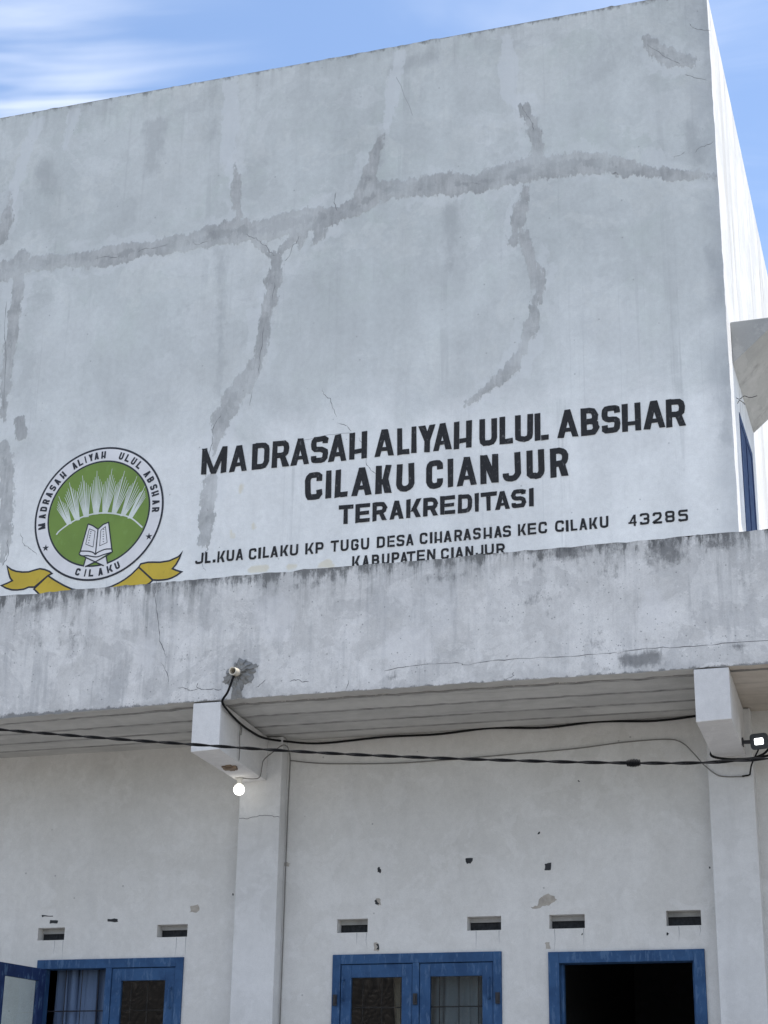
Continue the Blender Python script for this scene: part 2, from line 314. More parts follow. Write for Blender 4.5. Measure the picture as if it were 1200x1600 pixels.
HILL = [[-7.518, 7.004], [-7.485, 7.041], [-7.383, 7.106], [-7.267, 7.152], [-7.137, 7.173], [-7.018, 7.167], [-6.898, 7.141], [-6.764, 7.09], [-6.627, 6.969], [-6.596, 6.937]]
BOOK_FILL = [[-7.2, 7.078], [-7.152, 7.057], [-7.095, 7.016], [-7.045, 7.058], [-6.993, 7.074], [-6.941, 6.811], [-6.932, 6.78], [-6.988, 6.764], [-7.034, 6.739], [-7.099, 6.705], [-7.159, 6.734], [-7.215, 6.762], [-7.268, 6.79], [-7.256, 6.819]]
STAND_FILL = [[-7.199, 6.744], [-7.099, 6.705], [-6.991, 6.746], [-6.973, 6.671], [-7.013, 6.658], [-7.101, 6.701], [-7.197, 6.663], [-7.216, 6.664]]
BOOK_LINES = [[[-7.2, 7.078], [-7.152, 7.057], [-7.095, 7.016], [-7.045, 7.058], [-6.993, 7.074], [-6.941, 6.811], [-6.932, 6.78]], [[-7.2, 7.078], [-7.256, 6.819], [-7.268, 6.79]], [[-7.095, 7.016], [-7.101, 6.775]], [[-7.256, 6.819], [-7.21, 6.815], [-7.165, 6.808], [-7.125, 6.793], [-7.102, 6.773], [-7.086, 6.787], [-7.049, 6.802], [-7.002, 6.814], [-6.941, 6.811]], [[-7.268, 6.79], [-7.235, 6.771], [-7.186, 6.769], [-7.142, 6.758], [-7.102, 6.749], [-7.069, 6.749], [-7.026, 6.761], [-6.988, 6.769], [-6.932, 6.78]], [[-7.215, 6.762], [-7.098, 6.701], [-7.008, 6.656]], [[-6.939, 6.778], [-6.992, 6.748], [-7.098, 6.701], [-7.197, 6.663]], [[-7.196, 6.742], [-7.214, 6.665]], [[-6.991, 6.746], [-6.972, 6.671]]]
BOOK_FRAMES = [[[-7.184, 7.029], [-7.123, 7.0], [-7.131, 6.847], [-7.208, 6.882], [-7.184, 7.029]], [[-7.065, 7.004], [-7.022, 7.034], [-6.992, 6.878], [-7.065, 6.852], [-7.065, 7.004]]]
BOOK_DASH = [[[-7.173, 7.002], [-7.159, 7.001]], [[-7.175, 6.984], [-7.161, 6.983]], [[-7.178, 6.961], [-7.164, 6.959]], [[-7.182, 6.943], [-7.169, 6.941]], [[-7.184, 6.918], [-7.17, 6.917]], [[-7.187, 6.893], [-7.174, 6.892]], [[-7.044, 7.011], [-7.03, 7.009]], [[-7.046, 6.986], [-7.033, 6.985]], [[-7.043, 6.963], [-7.029, 6.961]], [[-7.043, 6.941], [-7.029, 6.94]], [[-7.04, 6.916], [-7.026, 6.915]], [[-7.036, 6.89], [-7.023, 6.889]]]
PATCHES = [[[-8.844, 9.887, 0.132], [-8.409, 9.872, 0.131], [-8.057, 9.911, 0.087], [-7.702, 9.885, 0.079], [-7.248, 9.857, 0.114], [-6.84, 9.891, 0.085], [-6.335, 9.881, 0.099], [-5.94, 9.943, 0.14], [-5.675, 9.887, 0.111], [-5.256, 9.936, 0.139], [-4.873, 9.941, 0.103], [-4.621, 10.016, 0.11], [-4.403, 10.123, 0.103], [-3.876, 10.094, 0.116], [-3.54, 10.049, 0.101], [-3.179, 10.081, 0.128], [-2.94, 10.12, 0.121], [-2.586, 10.097, 0.133], [-2.326, 10.038, 0.112], [-2.014, 9.916, 0.072], [-1.734, 9.828, 0.058], [-1.319, 9.736, 0.026]], [[-2.928, 10.118, 0.06], [-2.948, 10.358, 0.061], [-2.992, 10.605, 0.069], [-3.061, 10.791, 0.035]], [[-3.05, 9.898, 0.04], [-3.113, 9.617, 0.079], [-3.169, 9.397, 0.052]], [[-3.08, 9.428, 0.046], [-3.002, 9.176, 0.064], [-2.942, 8.942, 0.057], [-2.974, 8.757, 0.057], [-3.024, 8.513, 0.05], [-3.113, 8.276, 0.056], [-3.229, 8.106, 0.068], [-3.403, 7.975, 0.049], [-3.547, 7.889, 0.037], [-3.616, 7.837, 0.018]], [[-5.772, 9.875, 0.028], [-5.5, 9.598, 0.048], [-5.405, 9.638, 0.055], [-5.295, 9.77, 0.048]], [[-5.255, 9.901, 0.097], [-5.214, 9.655, 0.048]], [[-5.454, 9.557, 0.068], [-5.47, 9.322, 0.081], [-5.523, 9.062, 0.06], [-5.55, 8.801, 0.06], [-5.59, 8.545, 0.066], [-5.7, 8.332, 0.104], [-5.819, 8.186, 0.117], [-5.935, 7.976, 0.103], [-5.974, 7.758, 0.051], [-5.991, 7.602, 0.013]], [[-6.009, 7.373, 0.069], [-6.024, 7.078, 0.068], [-6.034, 6.816, 0.067]], [[-5.865, 10.036, 0.056], [-5.911, 10.431, 0.05], [-5.939, 10.722, 0.022]], [[-4.623, 10.071, 0.09], [-4.504, 10.466, 0.063], [-4.432, 10.734, 0.035]], [[-5.118, 9.64, 0.034], [-5.026, 9.761, 0.068]], [[-1.892, 11.274, 0.055], [-1.766, 11.088, 0.096], [-1.654, 10.997, 0.095], [-1.512, 10.948, 0.068]], [[-8.177, 9.98, 0.102], [-8.195, 9.732, 0.072], [-8.194, 9.169, 0.064], [-8.221, 8.759, 0.055], [-8.206, 8.283, 0.041]], [[-8.004, 8.192, 0.054], [-7.991, 8.057, 0.06]], [[-8.374, 10.781, 0.038], [-8.409, 10.416, 0.067], [-8.422, 10.199, 0.044]], [[-8.171, 7.946, 0.08], [-8.088, 7.609, 0.092], [-8.047, 7.091, 0.064], [-8.068, 6.778, 0.038]]]
LIGHTS = [[[-8.146, 11.571, 0.062], [-8.257, 11.211, 0.069], [-8.33, 10.848, 0.068], [-8.387, 10.486, 0.045]], [[-6.028, 11.694, 0.083], [-5.992, 11.241, 0.089], [-6.01, 10.807, 0.088], [-5.908, 10.359, 0.043]], [[-4.266, 11.599, 0.066], [-4.325, 11.212, 0.072], [-4.389, 10.832, 0.043]], [[-3.224, 11.601, 0.036], [-3.184, 11.271, 0.099], [-3.199, 10.957, 0.091], [-3.098, 10.798, 0.042]], [[-7.727, 11.607, 0.062], [-7.821, 11.208, 0.046]]]
STAINS = [[[-6.027, 9.715, 0.063], [-5.99, 9.13, 0.068], [-5.974, 8.596, 0.06], [-5.973, 8.205, 0.039]], [[-8.017, 10.98, 0.137], [-7.959, 10.747, 0.12]], [[-4.328, 11.429, 0.087], [-3.914, 11.527, 0.102]], [[-1.372, 11.457, 0.097], [-1.347, 11.037, 0.068], [-1.352, 10.497, 0.04]], [[-1.572, 10.272, 0.105], [-1.476, 9.926, 0.09]], [[-1.333, 7.977, 0.071], [-1.379, 7.514, 0.092], [-1.429, 7.175, 0.057]], [[-4.414, 10.801, 0.043], [-4.459, 10.423, 0.056]], [[-2.962, 10.599, 0.027], [-2.937, 10.288, 0.034]], [[-6.796, 11.244, 0.151], [-6.801, 10.802, 0.104]], [[-3.783, 9.794, 0.107], [-3.752, 9.194, 0.065]], [[-8.396, 10.784, 0.076], [-8.423, 10.345, 0.067]], [[-1.388, 8.956, 0.086], [-1.383, 8.525, 0.06]]]
BEIGE = [[[-5.785, 6.883, 0.006], [-5.757, 6.82, 0.024]], [[-5.593, 6.961, 0.006], [-5.559, 6.885, 0.024]], [[-5.695, 7.302, 0.019], [-5.704, 7.241, 0.019]], [[-5.571, 6.491, 0.03], [-5.433, 6.491, 0.036]], [[-5.211, 6.483, 0.03], [-5.152, 6.483, 0.018]], [[-4.938, 6.47, 0.018], [-4.857, 6.486, 0.041], [-4.815, 6.453, 0.023]]]
CRACKS = [[[-7.352, 9.859], [-7.249, 9.864], [-7.157, 9.835], [-7.077, 9.858]], [[-6.906, 9.859], [-6.84, 9.884], [-6.738, 9.875], [-6.59, 9.894]], [[-6.335, 9.881], [-6.279, 9.845], [-6.167, 9.862]], [[-5.772, 9.875], [-5.725, 9.832], [-5.672, 9.817], [-5.617, 9.753], [-5.57, 9.718], [-5.522, 9.649], [-5.468, 9.593]], [[-5.231, 9.774], [-5.254, 9.709], [-5.291, 9.674], [-5.326, 9.571], [-5.363, 9.522]], [[-5.457, 9.32], [-5.487, 9.124]], [[-4.959, 8.154], [-4.921, 8.086], [-4.87, 8.036], [-4.85, 7.951], [-4.805, 7.858]], [[-4.803, 7.802], [-4.724, 7.774], [-4.669, 7.706]], [[-4.601, 7.636], [-4.545, 7.531], [-4.525, 7.395], [-4.476, 7.311], [-4.404, 7.242]], [[-5.937, 8.008], [-5.978, 7.955], [-6.006, 7.876], [-6.006, 7.762], [-6.027, 7.682], [-6.024, 7.524], [-6.006, 7.416]], [[-6.013, 6.76], [-5.997, 6.71], [-6.033, 6.677], [-6.04, 6.594], [-6.005, 6.512]], [[-1.515, 11.362], [-1.466, 11.31], [-1.393, 11.274], [-1.325, 11.253]], [[-1.906, 11.235], [-1.794, 11.115], [-1.682, 11.009], [-1.615, 10.955]], [[-1.574, 10.837], [-1.491, 10.787], [-1.379, 10.744]], [[-1.715, 10.001], [-1.67, 10.0], [-1.612, 10.029]], [[-1.529, 10.001], [-1.481, 10.051], [-1.419, 10.066], [-1.362, 10.088]], [[-3.08, 10.794], [-3.039, 10.696], [-2.986, 10.604], [-2.975, 10.499]], [[-2.272, 9.922], [-2.231, 9.928], [-2.209, 9.898]], [[-3.571, 10.055], [-3.468, 10.023]], [[-8.026, 7.013], [-8.026, 6.95], [-8.0, 6.897], [-8.018, 6.811], [-8.059, 6.752]], [[-7.897, 7.064], [-7.852, 6.946], [-7.774, 6.895], [-7.701, 6.819]], [[-8.302, 9.535], [-8.287, 9.182], [-8.243, 8.899], [-8.213, 8.351]], [[-5.553, 8.868], [-5.567, 8.607], [-5.582, 8.381]], [[-5.632, 8.227], [-5.656, 8.07]], [[-4.879, 10.184], [-4.889, 10.075], [-4.861, 9.974]]]
FINE = [[[-5.145, 7.662], [-4.994, 7.688], [-4.843, 7.695], [-4.662, 7.692]], [[-4.295, 11.35], [-4.131, 10.889]]]
PCRACKS = [[[-5.88, 6.034], [-5.884, 5.926], [-5.871, 5.816], [-5.837, 5.652], [-5.817, 5.517], [-5.772, 5.434], [-5.763, 5.38]], [[-5.788, 5.329], [-5.731, 5.22], [-5.719, 5.131]], [[-5.641, 5.115], [-5.569, 5.1], [-5.53, 5.082], [-5.459, 5.088]], [[-5.462, 5.145], [-5.465, 5.104], [-5.415, 5.08], [-5.35, 5.08], [-5.268, 5.07]], [[-4.698, 5.098], [-4.63, 5.108], [-4.593, 5.086], [-4.535, 5.087]], [[-4.973, 5.065], [-4.932, 5.098], [-4.89, 5.126]], [[-3.932, 5.131], [-3.729, 5.151], [-3.527, 5.152], [-3.328, 5.148], [-3.303, 5.131], [-3.13, 5.148], [-2.934, 5.149], [-2.643, 5.143], [-2.356, 5.141], [-2.143, 5.14]], [[-2.143, 5.14], [-1.931, 5.158], [-1.7, 5.15], [-1.493, 5.149], [-1.334, 5.152], [-0.996, 5.155]], [[-2.984, 4.995], [-2.935, 5.021], [-2.92, 5.045]], [[-4.213, 5.08], [-4.237, 4.991]]]
PBLOBS = [[-1.981, 5.08, 0.194, 0.069, 1.0], [-1.267, 5.123, 0.06, 0.043, 0.8], [-2.48, 5.964, 0.259, 0.095, 0.8], [-2.192, 5.836, 0.129, 0.259, 0.5], [-1.761, 5.896, 0.172, 0.129, 0.9], [-1.339, 5.906, 0.259, 0.065, 0.6], [-6.851, 5.897, 0.259, 0.078, 0.6], [-3.88, 5.067, 0.095, 0.043, 0.6], [-5.456, 5.997, 0.259, 0.069, 0.6], [-6.05, 6.022, 0.259, 0.06, 0.7], [-1.216, 5.624, 0.052, 0.172, 0.4], [-2.707, 5.629, 0.259, 0.302, 0.3], [-6.564, 5.628, 0.259, 0.259, 0.35], [-4.365, 5.901, 0.052, 0.172, 0.5], [-6.911, 5.6, 0.172, 0.216, 0.3], [-2.305, 5.249, 0.129, 0.172, 0.35], [-4.142, 5.389, 0.052, 0.086, 0.35], [-5.584, 5.341, 0.086, 0.052, 0.4], [-3.429, 5.845, 0.388, 0.06, 0.4], [-4.577, 5.867, 0.345, 0.043, 0.5]]
PLIGHT = [[-5.95, 5.421, 0.12931034482758622, 0.1724137931034483], [-3.73, 5.307, 0.25862068965517243, 0.21551724137931033], [-1.873, 5.46, 0.12931034482758622, 0.1724137931034483], [-4.837, 5.651, 0.21551724137931033, 0.25862068965517243]]
CHIPS = [[[-4.402, 3.883], [-4.381, 3.882], [-4.38, 3.866], [-4.369, 3.861], [-4.374, 3.835], [-4.402, 3.841]], [[-4.425, 3.612], [-4.409, 3.627], [-4.398, 3.606], [-4.381, 3.585], [-4.413, 3.586]], [[-3.666, 3.928], [-3.602, 3.926], [-3.608, 3.901], [-3.624, 3.881], [-3.645, 3.882], [-3.666, 3.903]], [[-3.019, 3.86], [-2.967, 3.868], [-2.968, 3.808], [-3.02, 3.81], [-3.014, 3.834]], [[-3.066, 4.113], [-3.05, 4.118], [-3.051, 4.103], [-3.061, 4.093], [-3.072, 4.098]], [[-4.408, 3.274], [-4.381, 3.273], [-4.38, 3.228], [-4.407, 3.229], [-4.391, 3.249]], [[-6.794, 3.531], [-6.698, 3.529], [-6.696, 3.502], [-6.792, 3.51]], [[-7.337, 3.535], [-7.257, 3.532], [-7.261, 3.506], [-7.334, 3.508]], [[-7.421, 3.585], [-7.31, 3.571], [-7.309, 3.566], [-7.389, 3.568], [-7.413, 3.563]], [[-2.084, 3.309], [-2.06, 3.304], [-2.071, 3.285], [-2.08, 3.29]], [[-2.737, 4.507], [-2.726, 4.512], [-2.721, 4.501], [-2.732, 4.497]], [[-1.735, 3.795], [-1.726, 3.794], [-1.727, 3.78], [-1.736, 3.78]], [[-5.666, 3.711], [-5.654, 3.71], [-5.653, 3.694], [-5.665, 3.695]], [[-2.741, 3.306], [-2.731, 3.32], [-2.731, 3.305]]]
PEELS = [[[-3.142, 3.526], [-3.081, 3.539], [-3.065, 3.588], [-3.028, 3.621], [-2.987, 3.63], [-2.947, 3.609], [-2.922, 3.574], [-2.958, 3.56], [-2.989, 3.536], [-3.04, 3.533], [-3.091, 3.509]], [[-6.036, 3.627], [-5.966, 3.63], [-5.958, 3.583], [-5.974, 3.562], [-6.038, 3.569]], [[-5.221, 3.937], [-5.193, 3.952], [-5.159, 3.94], [-5.169, 3.92], [-5.208, 3.916]], [[-4.409, 3.637], [-4.376, 3.621], [-4.37, 3.58], [-4.397, 3.576]], [[-3.025, 3.254], [-2.984, 3.258], [-2.99, 3.205], [-3.025, 3.205]], [[-4.419, 3.289], [-4.381, 3.283], [-4.375, 3.223], [-4.418, 3.224]]]
PPATCH = [[-5.119, 5.318], [-5.058, 5.287], [-5.025, 5.264], [-4.97, 5.245], [-4.99, 5.205], [-4.977, 5.163], [-5.018, 5.125], [-5.066, 5.107], [-5.09, 5.063], [-5.077, 5.006], [-5.162, 5.001], [-5.156, 5.083], [-5.199, 5.091], [-5.249, 5.12], [-5.235, 5.16], [-5.216, 5.211], [-5.186, 5.25], [-5.154, 5.268]]
# ---------------------------------------------------------------- materials
def plaster_common(g, b, co, bump=.25):
    f1 = g.noise(co, 22, 5, .6); f2 = g.noise(co, 120, 3, .6); f3 = g.noise(co, 3.5, 4, .6)
    h = g.add(g.mul(f1, .6), g.add(g.mul(f2, .25), g.mul(f3, .8)))
    g.put(b.inputs['Normal'], g.bump(h, bump, .012)); b.inputs['Roughness'].default_value = .88
    return f1, f2, f3
def tone(g, c, f, lo, hi):
    """multiply a colour by a grey factor varying lo..hi with f"""
    n = g.n.new('ShaderNodeVectorMath'); n.operation = 'SCALE'; g.put(n.inputs[0], c)
    g.put(n.inputs['Scale'], g.ss(f, .25, .75, lo, hi)); return n.outputs[0]

def coats(g, co, c, cols, scale, thr, amt, seed):
    """hard-edged layers of old paint, low contrast"""
    for i, col in enumerate(cols):
        n = g.noise(co, (scale*(1+.35*i), 1, scale*(1.1+.3*i)), 7, .66, .5, (seed+3.1*i, 1, 2.7*i+seed))
        c = g.mix(g.mul(g.ss(n, thr, thr+.018), amt), c, col)
    return c
def mat_upper():
    mt, g, b = new_mat('painted_plaster_aged'); co = g.co(); f1, f2, f3 = plaster_common(g, b, co, .34)
    X, Y, Z = g.xyz(co)
    n1 = g.noise(co, .55, 5, .6); n2 = g.noise(co, 1.7, 6, .6, .4); n3 = g.noise(co, 5, 6, .65)
    st = g.noise(co, (3.2, 1, .35), 5, .6)
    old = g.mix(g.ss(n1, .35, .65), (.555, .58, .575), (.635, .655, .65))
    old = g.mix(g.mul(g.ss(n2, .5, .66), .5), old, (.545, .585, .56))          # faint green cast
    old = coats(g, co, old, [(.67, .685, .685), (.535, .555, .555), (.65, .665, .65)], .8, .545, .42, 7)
    lighter = g.mix(g.ss(n2, .35, .65), (.68, .695, .695), (.76, .77, .765))
    lighter = coats(g, co, lighter, [(.785, .79, .785), (.645, .66, .665)], 1.0, .55, .4, 2)
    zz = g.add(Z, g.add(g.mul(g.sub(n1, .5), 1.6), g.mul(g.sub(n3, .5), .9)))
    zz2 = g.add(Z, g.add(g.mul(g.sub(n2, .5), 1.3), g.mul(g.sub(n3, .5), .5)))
    c = g.mix(g.mul(g.ss(zz, 9.6, 7.2), .60), old, lighter)  # lighter towards the bottom of the wall
    c = g.mix(g.mul(g.ss(zz2, 8.0, 7.6), .72), c, (.815, .82, .815))            # paler again low on the wall, behind the sign
    c = tone(g, c, st, .95, 1.04); c = tone(g, c, g.noise(co, (1.3, 1, 1.0), 6, .62, .6, (5, 0, 8)), .91, 1.06)
    c = tone(g, c, n3, .955, 1.04); c = tone(g, c, f1, .955, 1.04); c = tone(g, c, f2, .94, 1.05)
    jag = g.add(g.mul(g.sub(g.noise(co, (17, 1, 7), 3, .72), .5), .17), g.add(g.mul(g.sub(g.noise(co, 3.6, 3, .5), .5), .13), g.mul(g.sub(g.noise(co, (60, 1, 24), 2, .6), .5), .035)))
    # broad dirty stains, then thin runs of water
    sd = g.attr('stain'); c = g.mix(g.mul(g.ss(g.add(sd, g.add(g.mul(g.sub(n3, .5), .34), g.mul(g.sub(g.noise(co, (12, 1, 5), 5, .7, 0, (2, 0, 2)), .5), .26))), -.03, .10), .50), c, (.37, .385, .39))
    run = g.noise(co, (7, 1, .16), 5, .66, 0, (2, 0, 6)); run2 = g.noise(co, (26, 1, .30), 4, .6, 0, (6, 0, 1))
    c = g.mix(g.mul(g.mul(g.ss(run, .585, .64), g.ss(n2, .42, .60)), .30), c, (.42, .435, .44))
    c = g.mix(g.mul(g.mul(g.ss(run2, .60, .66), g.ss(n1, .45, .58)), .22), c, (.44, .45, .455))
    # pale brushed-over strips and smears either side of the repairs
    sd = g.attr('light'); c = g.mix(g.mul(g.ss(g.add(sd, jag), -.012, .01), .60), c, (.665, .685, .70))
    p0 = g.attr('patch')
    halo = g.mul(g.ss(g.add(p0, g.mul(g.sub(g.noise(co, (5, 1, 3.2), 5, .66, .3, (9, 0, 4)), .5), .5)), -.10, -.07), g.ss(g.noise(co, 1.5, 4, .6, 0, (2, 2, 7)), .46, .56))
    c = g.mix(g.mul(halo, .38), c, (.70, .715, .725))
    # cement repairs: ragged, fading in and out
    pd = g.add(g.sub(p0, .006), jag)
    fade = g.ss(g.noise(co, 1.25, 5, .62, .2, (3, 0, 6)), .36, .58, .50, .95)
    edge = g.mul(g.ss(pd, -.010, .006), fade)
    brush = g.noise(co, (30, 1, 5), 4, .66); pn = g.noise(co, 3.0, 6, .66, .3, (4, 1, 2))
    pc = g.mix(g.ss(pn, .40, .60), (.375, .38, .38), (.485, .49, .485)); pc = tone(g, pc, brush, .86, 1.12); pc = tone(g, pc, f2, .92, 1.07)
    deep = g.mul(g.ss(g.add(pd, g.mul(g.sub(g.noise(co, (9, 1, 6), 5, .7, 0, (1, 3, 3)), .5), .30)), .075, .10), .55)
    pc = g.mix(deep, pc, (.28, .285, .29))
    c = g.mix(edge, c, pc)
    hh = g.add(g.add(g.mul(f1, .6), g.add(g.mul(f2, .25), g.mul(f3, .8))), g.add(g.mul(g.ss(pd, -.012, .012), .55), g.mul(g.mul(brush, edge), .5)))
    g.put(b.inputs['Normal'], g.bump(hh, .36, .012))
    bd = g.add(g.attr('beige'), g.mul(g.sub(n3, .5), .03)); c = g.mix(g.mul(g.ss(bd, -.012, .012), .6), c, (.68, .62, .46))
    # mould creeping down from the top edge and the right corner
    dt = g.sub(11.70, Z)
    mo = g.ss(g.add(dt, g.add(g.mul(g.sub(g.noise(co, (6, 1, 3), 5, .7), .5), -.22), g.mul(g.sub(g.noise(co, (22, 1, 7), 4, .7), .5), -.14))), .035, -.03)
    c = g.mix(g.mul(mo, .80), c, (.11, .11, .105))
    st2 = g.ss(g.add(g.mul(dt, .8), g.mul(g.sub(g.noise(co, (7, 1, .5), 5, .68), .5), -2.4)), .10, -.40)
    c = g.mix(g.mul(st2, .30), c, (.32, .33, .33))
    dr = g.sub(-1.34, X); rc = g.ss(g.add(dr, g.mul(g.sub(n2, .5), -.8)), .26, .0)
    c = g.mix(g.mul(rc, .36), c, (.35, .37, .40))
    sp = g.vor(co, 5.5); c = g.mix(g.ss(sp, .055, .03, 0, .45), c, (.22, .22, .23))
    sp = g.vor(co, 11); c = g.mix(g.ss(sp, .045, .03, 0, .3), c, (.85, .85, .84))
    g.put(b.inputs['Base Color'], c); return mt

def mat_parapet():
    mt, g, b = new_mat('weathered_parapet_plaster'); co = g.co(); f1, f2, f3 = plaster_common(g, b, co, .45)
    X, Y, Z = g.xyz(co)
    n1 = g.noise(co, .8, 5, .6); n2 = g.noise(co, 2.4, 6, .62, .3); n3 = g.noise(co, 7, 6, .68)
    st = g.noise(co, (5.5, 1, .55), 6, .66); st2 = g.noise(co, (17, 1, .8), 5, .66, 0, (3, 0, 1))
    c = g.mix(g.ss(n2, .4, .62), (.60, .59, .575), (.70, .688, .672))
    c = coats(g, co, c, [(.745, .732, .718), (.52, .515, .508), (.73, .718, .70)], 1.1, .54, .55, 4)
    c = g.mix(g.mul(g.mul(g.ss(st, .50, .62), g.ss(n1, .40, .60, .15, 1)), .55), c, (.40, .405, .41))
    c = g.mix(g.mul(g.mul(g.ss(st2, .55, .64), g.ss(g.noise(co, 1.2, 4, .6, 0, (1, 1, 1)), .46, .62)), .34), c, (.36, .362, .365))
    c = g.mix(g.mul(g.ss(n1, .54, .64), .28), c, (.44, .45, .465)); c = tone(g, c, n3, .93, 1.05)
    c = tone(g, c, f1, .95, 1.04); c = tone(g, c, f2, .93, 1.06)
    dt = g.sub(6.0, Z); db = g.sub(Z, 4.98)
    drip = g.noise(co, (9, 1, .55), 6, .70, 0, (1, 0, 5)); fr_ = g.noise(co, (24, 1, 10), 6, .74, 0, (4, 0, 2))
    mo = g.ss(g.add(dt, g.add(g.mul(g.sub(drip, .5), -.50), g.mul(g.sub(fr_, .5), -.45))), .090, -.03)
    c = g.mix(g.mul(mo, .90), c, (.075, .076, .074))
    mo2 = g.mul(g.ss(g.add(dt, g.add(g.mul(g.sub(drip, .5), -2.0), g.mul(g.sub(fr_, .5), -.5))), .30, -.12), g.ss(n1, .38, .58, .35, 1.0))
    c = g.mix(g.mul(mo2, .58), c, (.25, .252, .25))
    bl = g.attr('blob'); gr = g.noise(co, 9, 7, .74); gv = g.noise(co, (22, 1, 7), 6, .72)
    bm_ = g.ss(g.add(bl, g.mul(g.sub(g.add(g.mul(gr, .5), g.mul(gv, .5)), .5), 2.6)), .26, .80)
    c = g.mix(g.mul(bm_, .72), c, (.10, .102, .105))
    lt = g.add(g.attr('pale'), g.mul(g.sub(n3, .5), 1.2)); c = g.mix(g.mul(g.ss(lt, .35, .75), .38), c, (.72, .71, .71))
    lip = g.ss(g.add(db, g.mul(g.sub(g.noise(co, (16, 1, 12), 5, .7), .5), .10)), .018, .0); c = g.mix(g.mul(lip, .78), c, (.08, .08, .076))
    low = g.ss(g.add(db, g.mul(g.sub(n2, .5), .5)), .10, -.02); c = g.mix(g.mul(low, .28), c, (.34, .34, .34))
    sp = g.vor(co, 13); c = g.mix(g.ss(sp, .10, .06, 0, .6), c, (.18, .18, .18))
    sp = g.vor(co, 34); c = g.mix(g.mul(g.ss(sp, .16, .10), g.ss(n2, .5, .6)), c, (.30, .30, .30))
    g.put(b.inputs['Base Color'], c); return mt

def mat_plaster(name, a, b_, patch, spots=True, bump=.22, stain=(.40, .40, .40), stain_amt=.25):
    mt, g, b = new_mat(name); co = g.co(); f1, f2, f3 = plaster_common(g, b, co, bump)
    n1 = g.noise(co, .7, 4, .6, 0, (3, 5, 1)); n2 = g.noise(co, 2.0, 6, .6, .4, (1, 2, 9)); n3 = g.noise(co, 6.5, 6, .65)
    c = g.mix(g.ss(n1, .36, .64), a, b_)
    c = coats(g, co, c, [patch, a, patch], 1.6, .55, .34, 5)
    c = g.mix(g.mul(g.ss(g.noise(co, (3.5, 3.5, .6), 5, .62), .54, .72), stain_amt), c, stain)
    c = tone(g, c, n3, .96, 1.035); c = tone(g, c, f1, .965, 1.03); c = tone(g, c, f2, .95, 1.04)
    if spots:
        sp = g.vor(co, 4.3); c = g.mix(g.ss(sp, .045, .02, 0, .6), c, (.2, .2, .2))
    g.put(b.inputs['Base Color'], c); return mt

def mat_side():
    mt, g, b = new_mat('sunlit_white_plaster'); co = g.co(); f1, f2, f3 = plaster_common(g, b, co, .3)
    st = g.noise(co, (1, 3.0, .22), 6, .62); st2 = g.noise(co, (1, 9, .5), 5, .62, 0, (0, 4, 1)); n2 = g.noise(co, 2, 5)
    c = g.mix(g.ss(n2, .4, .6), (.66, .655, .645), (.77, .765, .755))
    c = g.mix(g.mul(g.ss(st, .50, .66), .5), c, (.50, .485, .46)); c = g.mix(g.mul(g.mul(g.ss(st2, .55, .64), g.ss(n2, .4, .6)), .7), c, (.33, .31, .29)); c = tone(g, c, f1, .93, 1.05); c = tone(g, c, f2, .93, 1.05)
    g.put(b.inputs['Base Color'], c); return mt

def mat_soffit(name, a, b_, dark):
    mt, g, b = new_mat(name); co = g.co(); f1, f2, f3 = plaster_common(g, b, co, .35)
    st = g.noise(co, (.5, 9, 1), 6, .62); n2 = g.noise(co, (1, 3, 1), 6, .62, .3); n3 = g.noise(co, 9, 5, .6)
    c = g.mix(g.ss(n2, .38, .62), a, b_); c = g.mix(g.mul(g.ss(st, .52, .68), .55), c, dark); c = tone(g, c, n3, .94, 1.05)
    g.put(b.inputs['Base Color'], c); return mt

def mat_blue(name='blue_gloss_paint', a=(.016, .055, .140), b_=(.028, .082, .190)):
    mt, g, b = new_mat(name); co = g.co()
    n1 = g.noise(co, 6, 5, .65); n2 = g.noise(co, (30, 30, 8), 5, .65); n3 = g.noise(co, 60, 3)
    c = g.mix(g.ss(n1, .35, .65), a, b_); c = g.mix(g.mul(g.ss(n2, .53, .64), .55), c, (.085, .155, .27))
    c = g.mix(g.mul(g.ss(g.noise(co, 14, 6, .7, 0, (3, 3, 3)), .62, .70), .5), c, (.02, .05, .12))
    g.put(b.inputs['Base Color'], c); b.inputs['Roughness'].default_value = .68; b.inputs['Specular IOR Level'].default_value = .3
    g.put(b.inputs['Normal'], g.bump(g.add(n1, g.mul(n3, .4)), .2, .004)); return mt

def mat_paint(name, col, wear=(.1, .1, .1), amt=.3, scale=40, rough=.7, thr=(.56, .64)):
    mt, g, b = new_mat(name); co = g.co()
    n = g.noise(co, (scale, scale, scale*.55), 5, .68, .4); n2 = g.noise(co, 3, 4)
    c = g.mix(g.mul(g.ss(n, *thr), amt), col, wear); c = tone(g, c, n2, .90, 1.08)
    g.put(b.inputs['Base Color'], c); b.inputs['Roughness'].default_value = rough; return mt

def mat_simple(name, col, rough=.6, metal=0, var=.12, scale=12, spec=None):
    mt, g, b = new_mat(name); co = g.co(); n = g.noise(co, scale, 5, .6)
    g.put(b.inputs['Base Color'], tone(g, col if not len(col) == 3 else (*col,), n, 1-var, 1+var))
    b.inputs['Roughness'].default_value = rough; b.inputs['Metallic'].default_value = metal
    if spec is not None: b.inputs['Specular IOR Level'].default_value = spec
    return mt

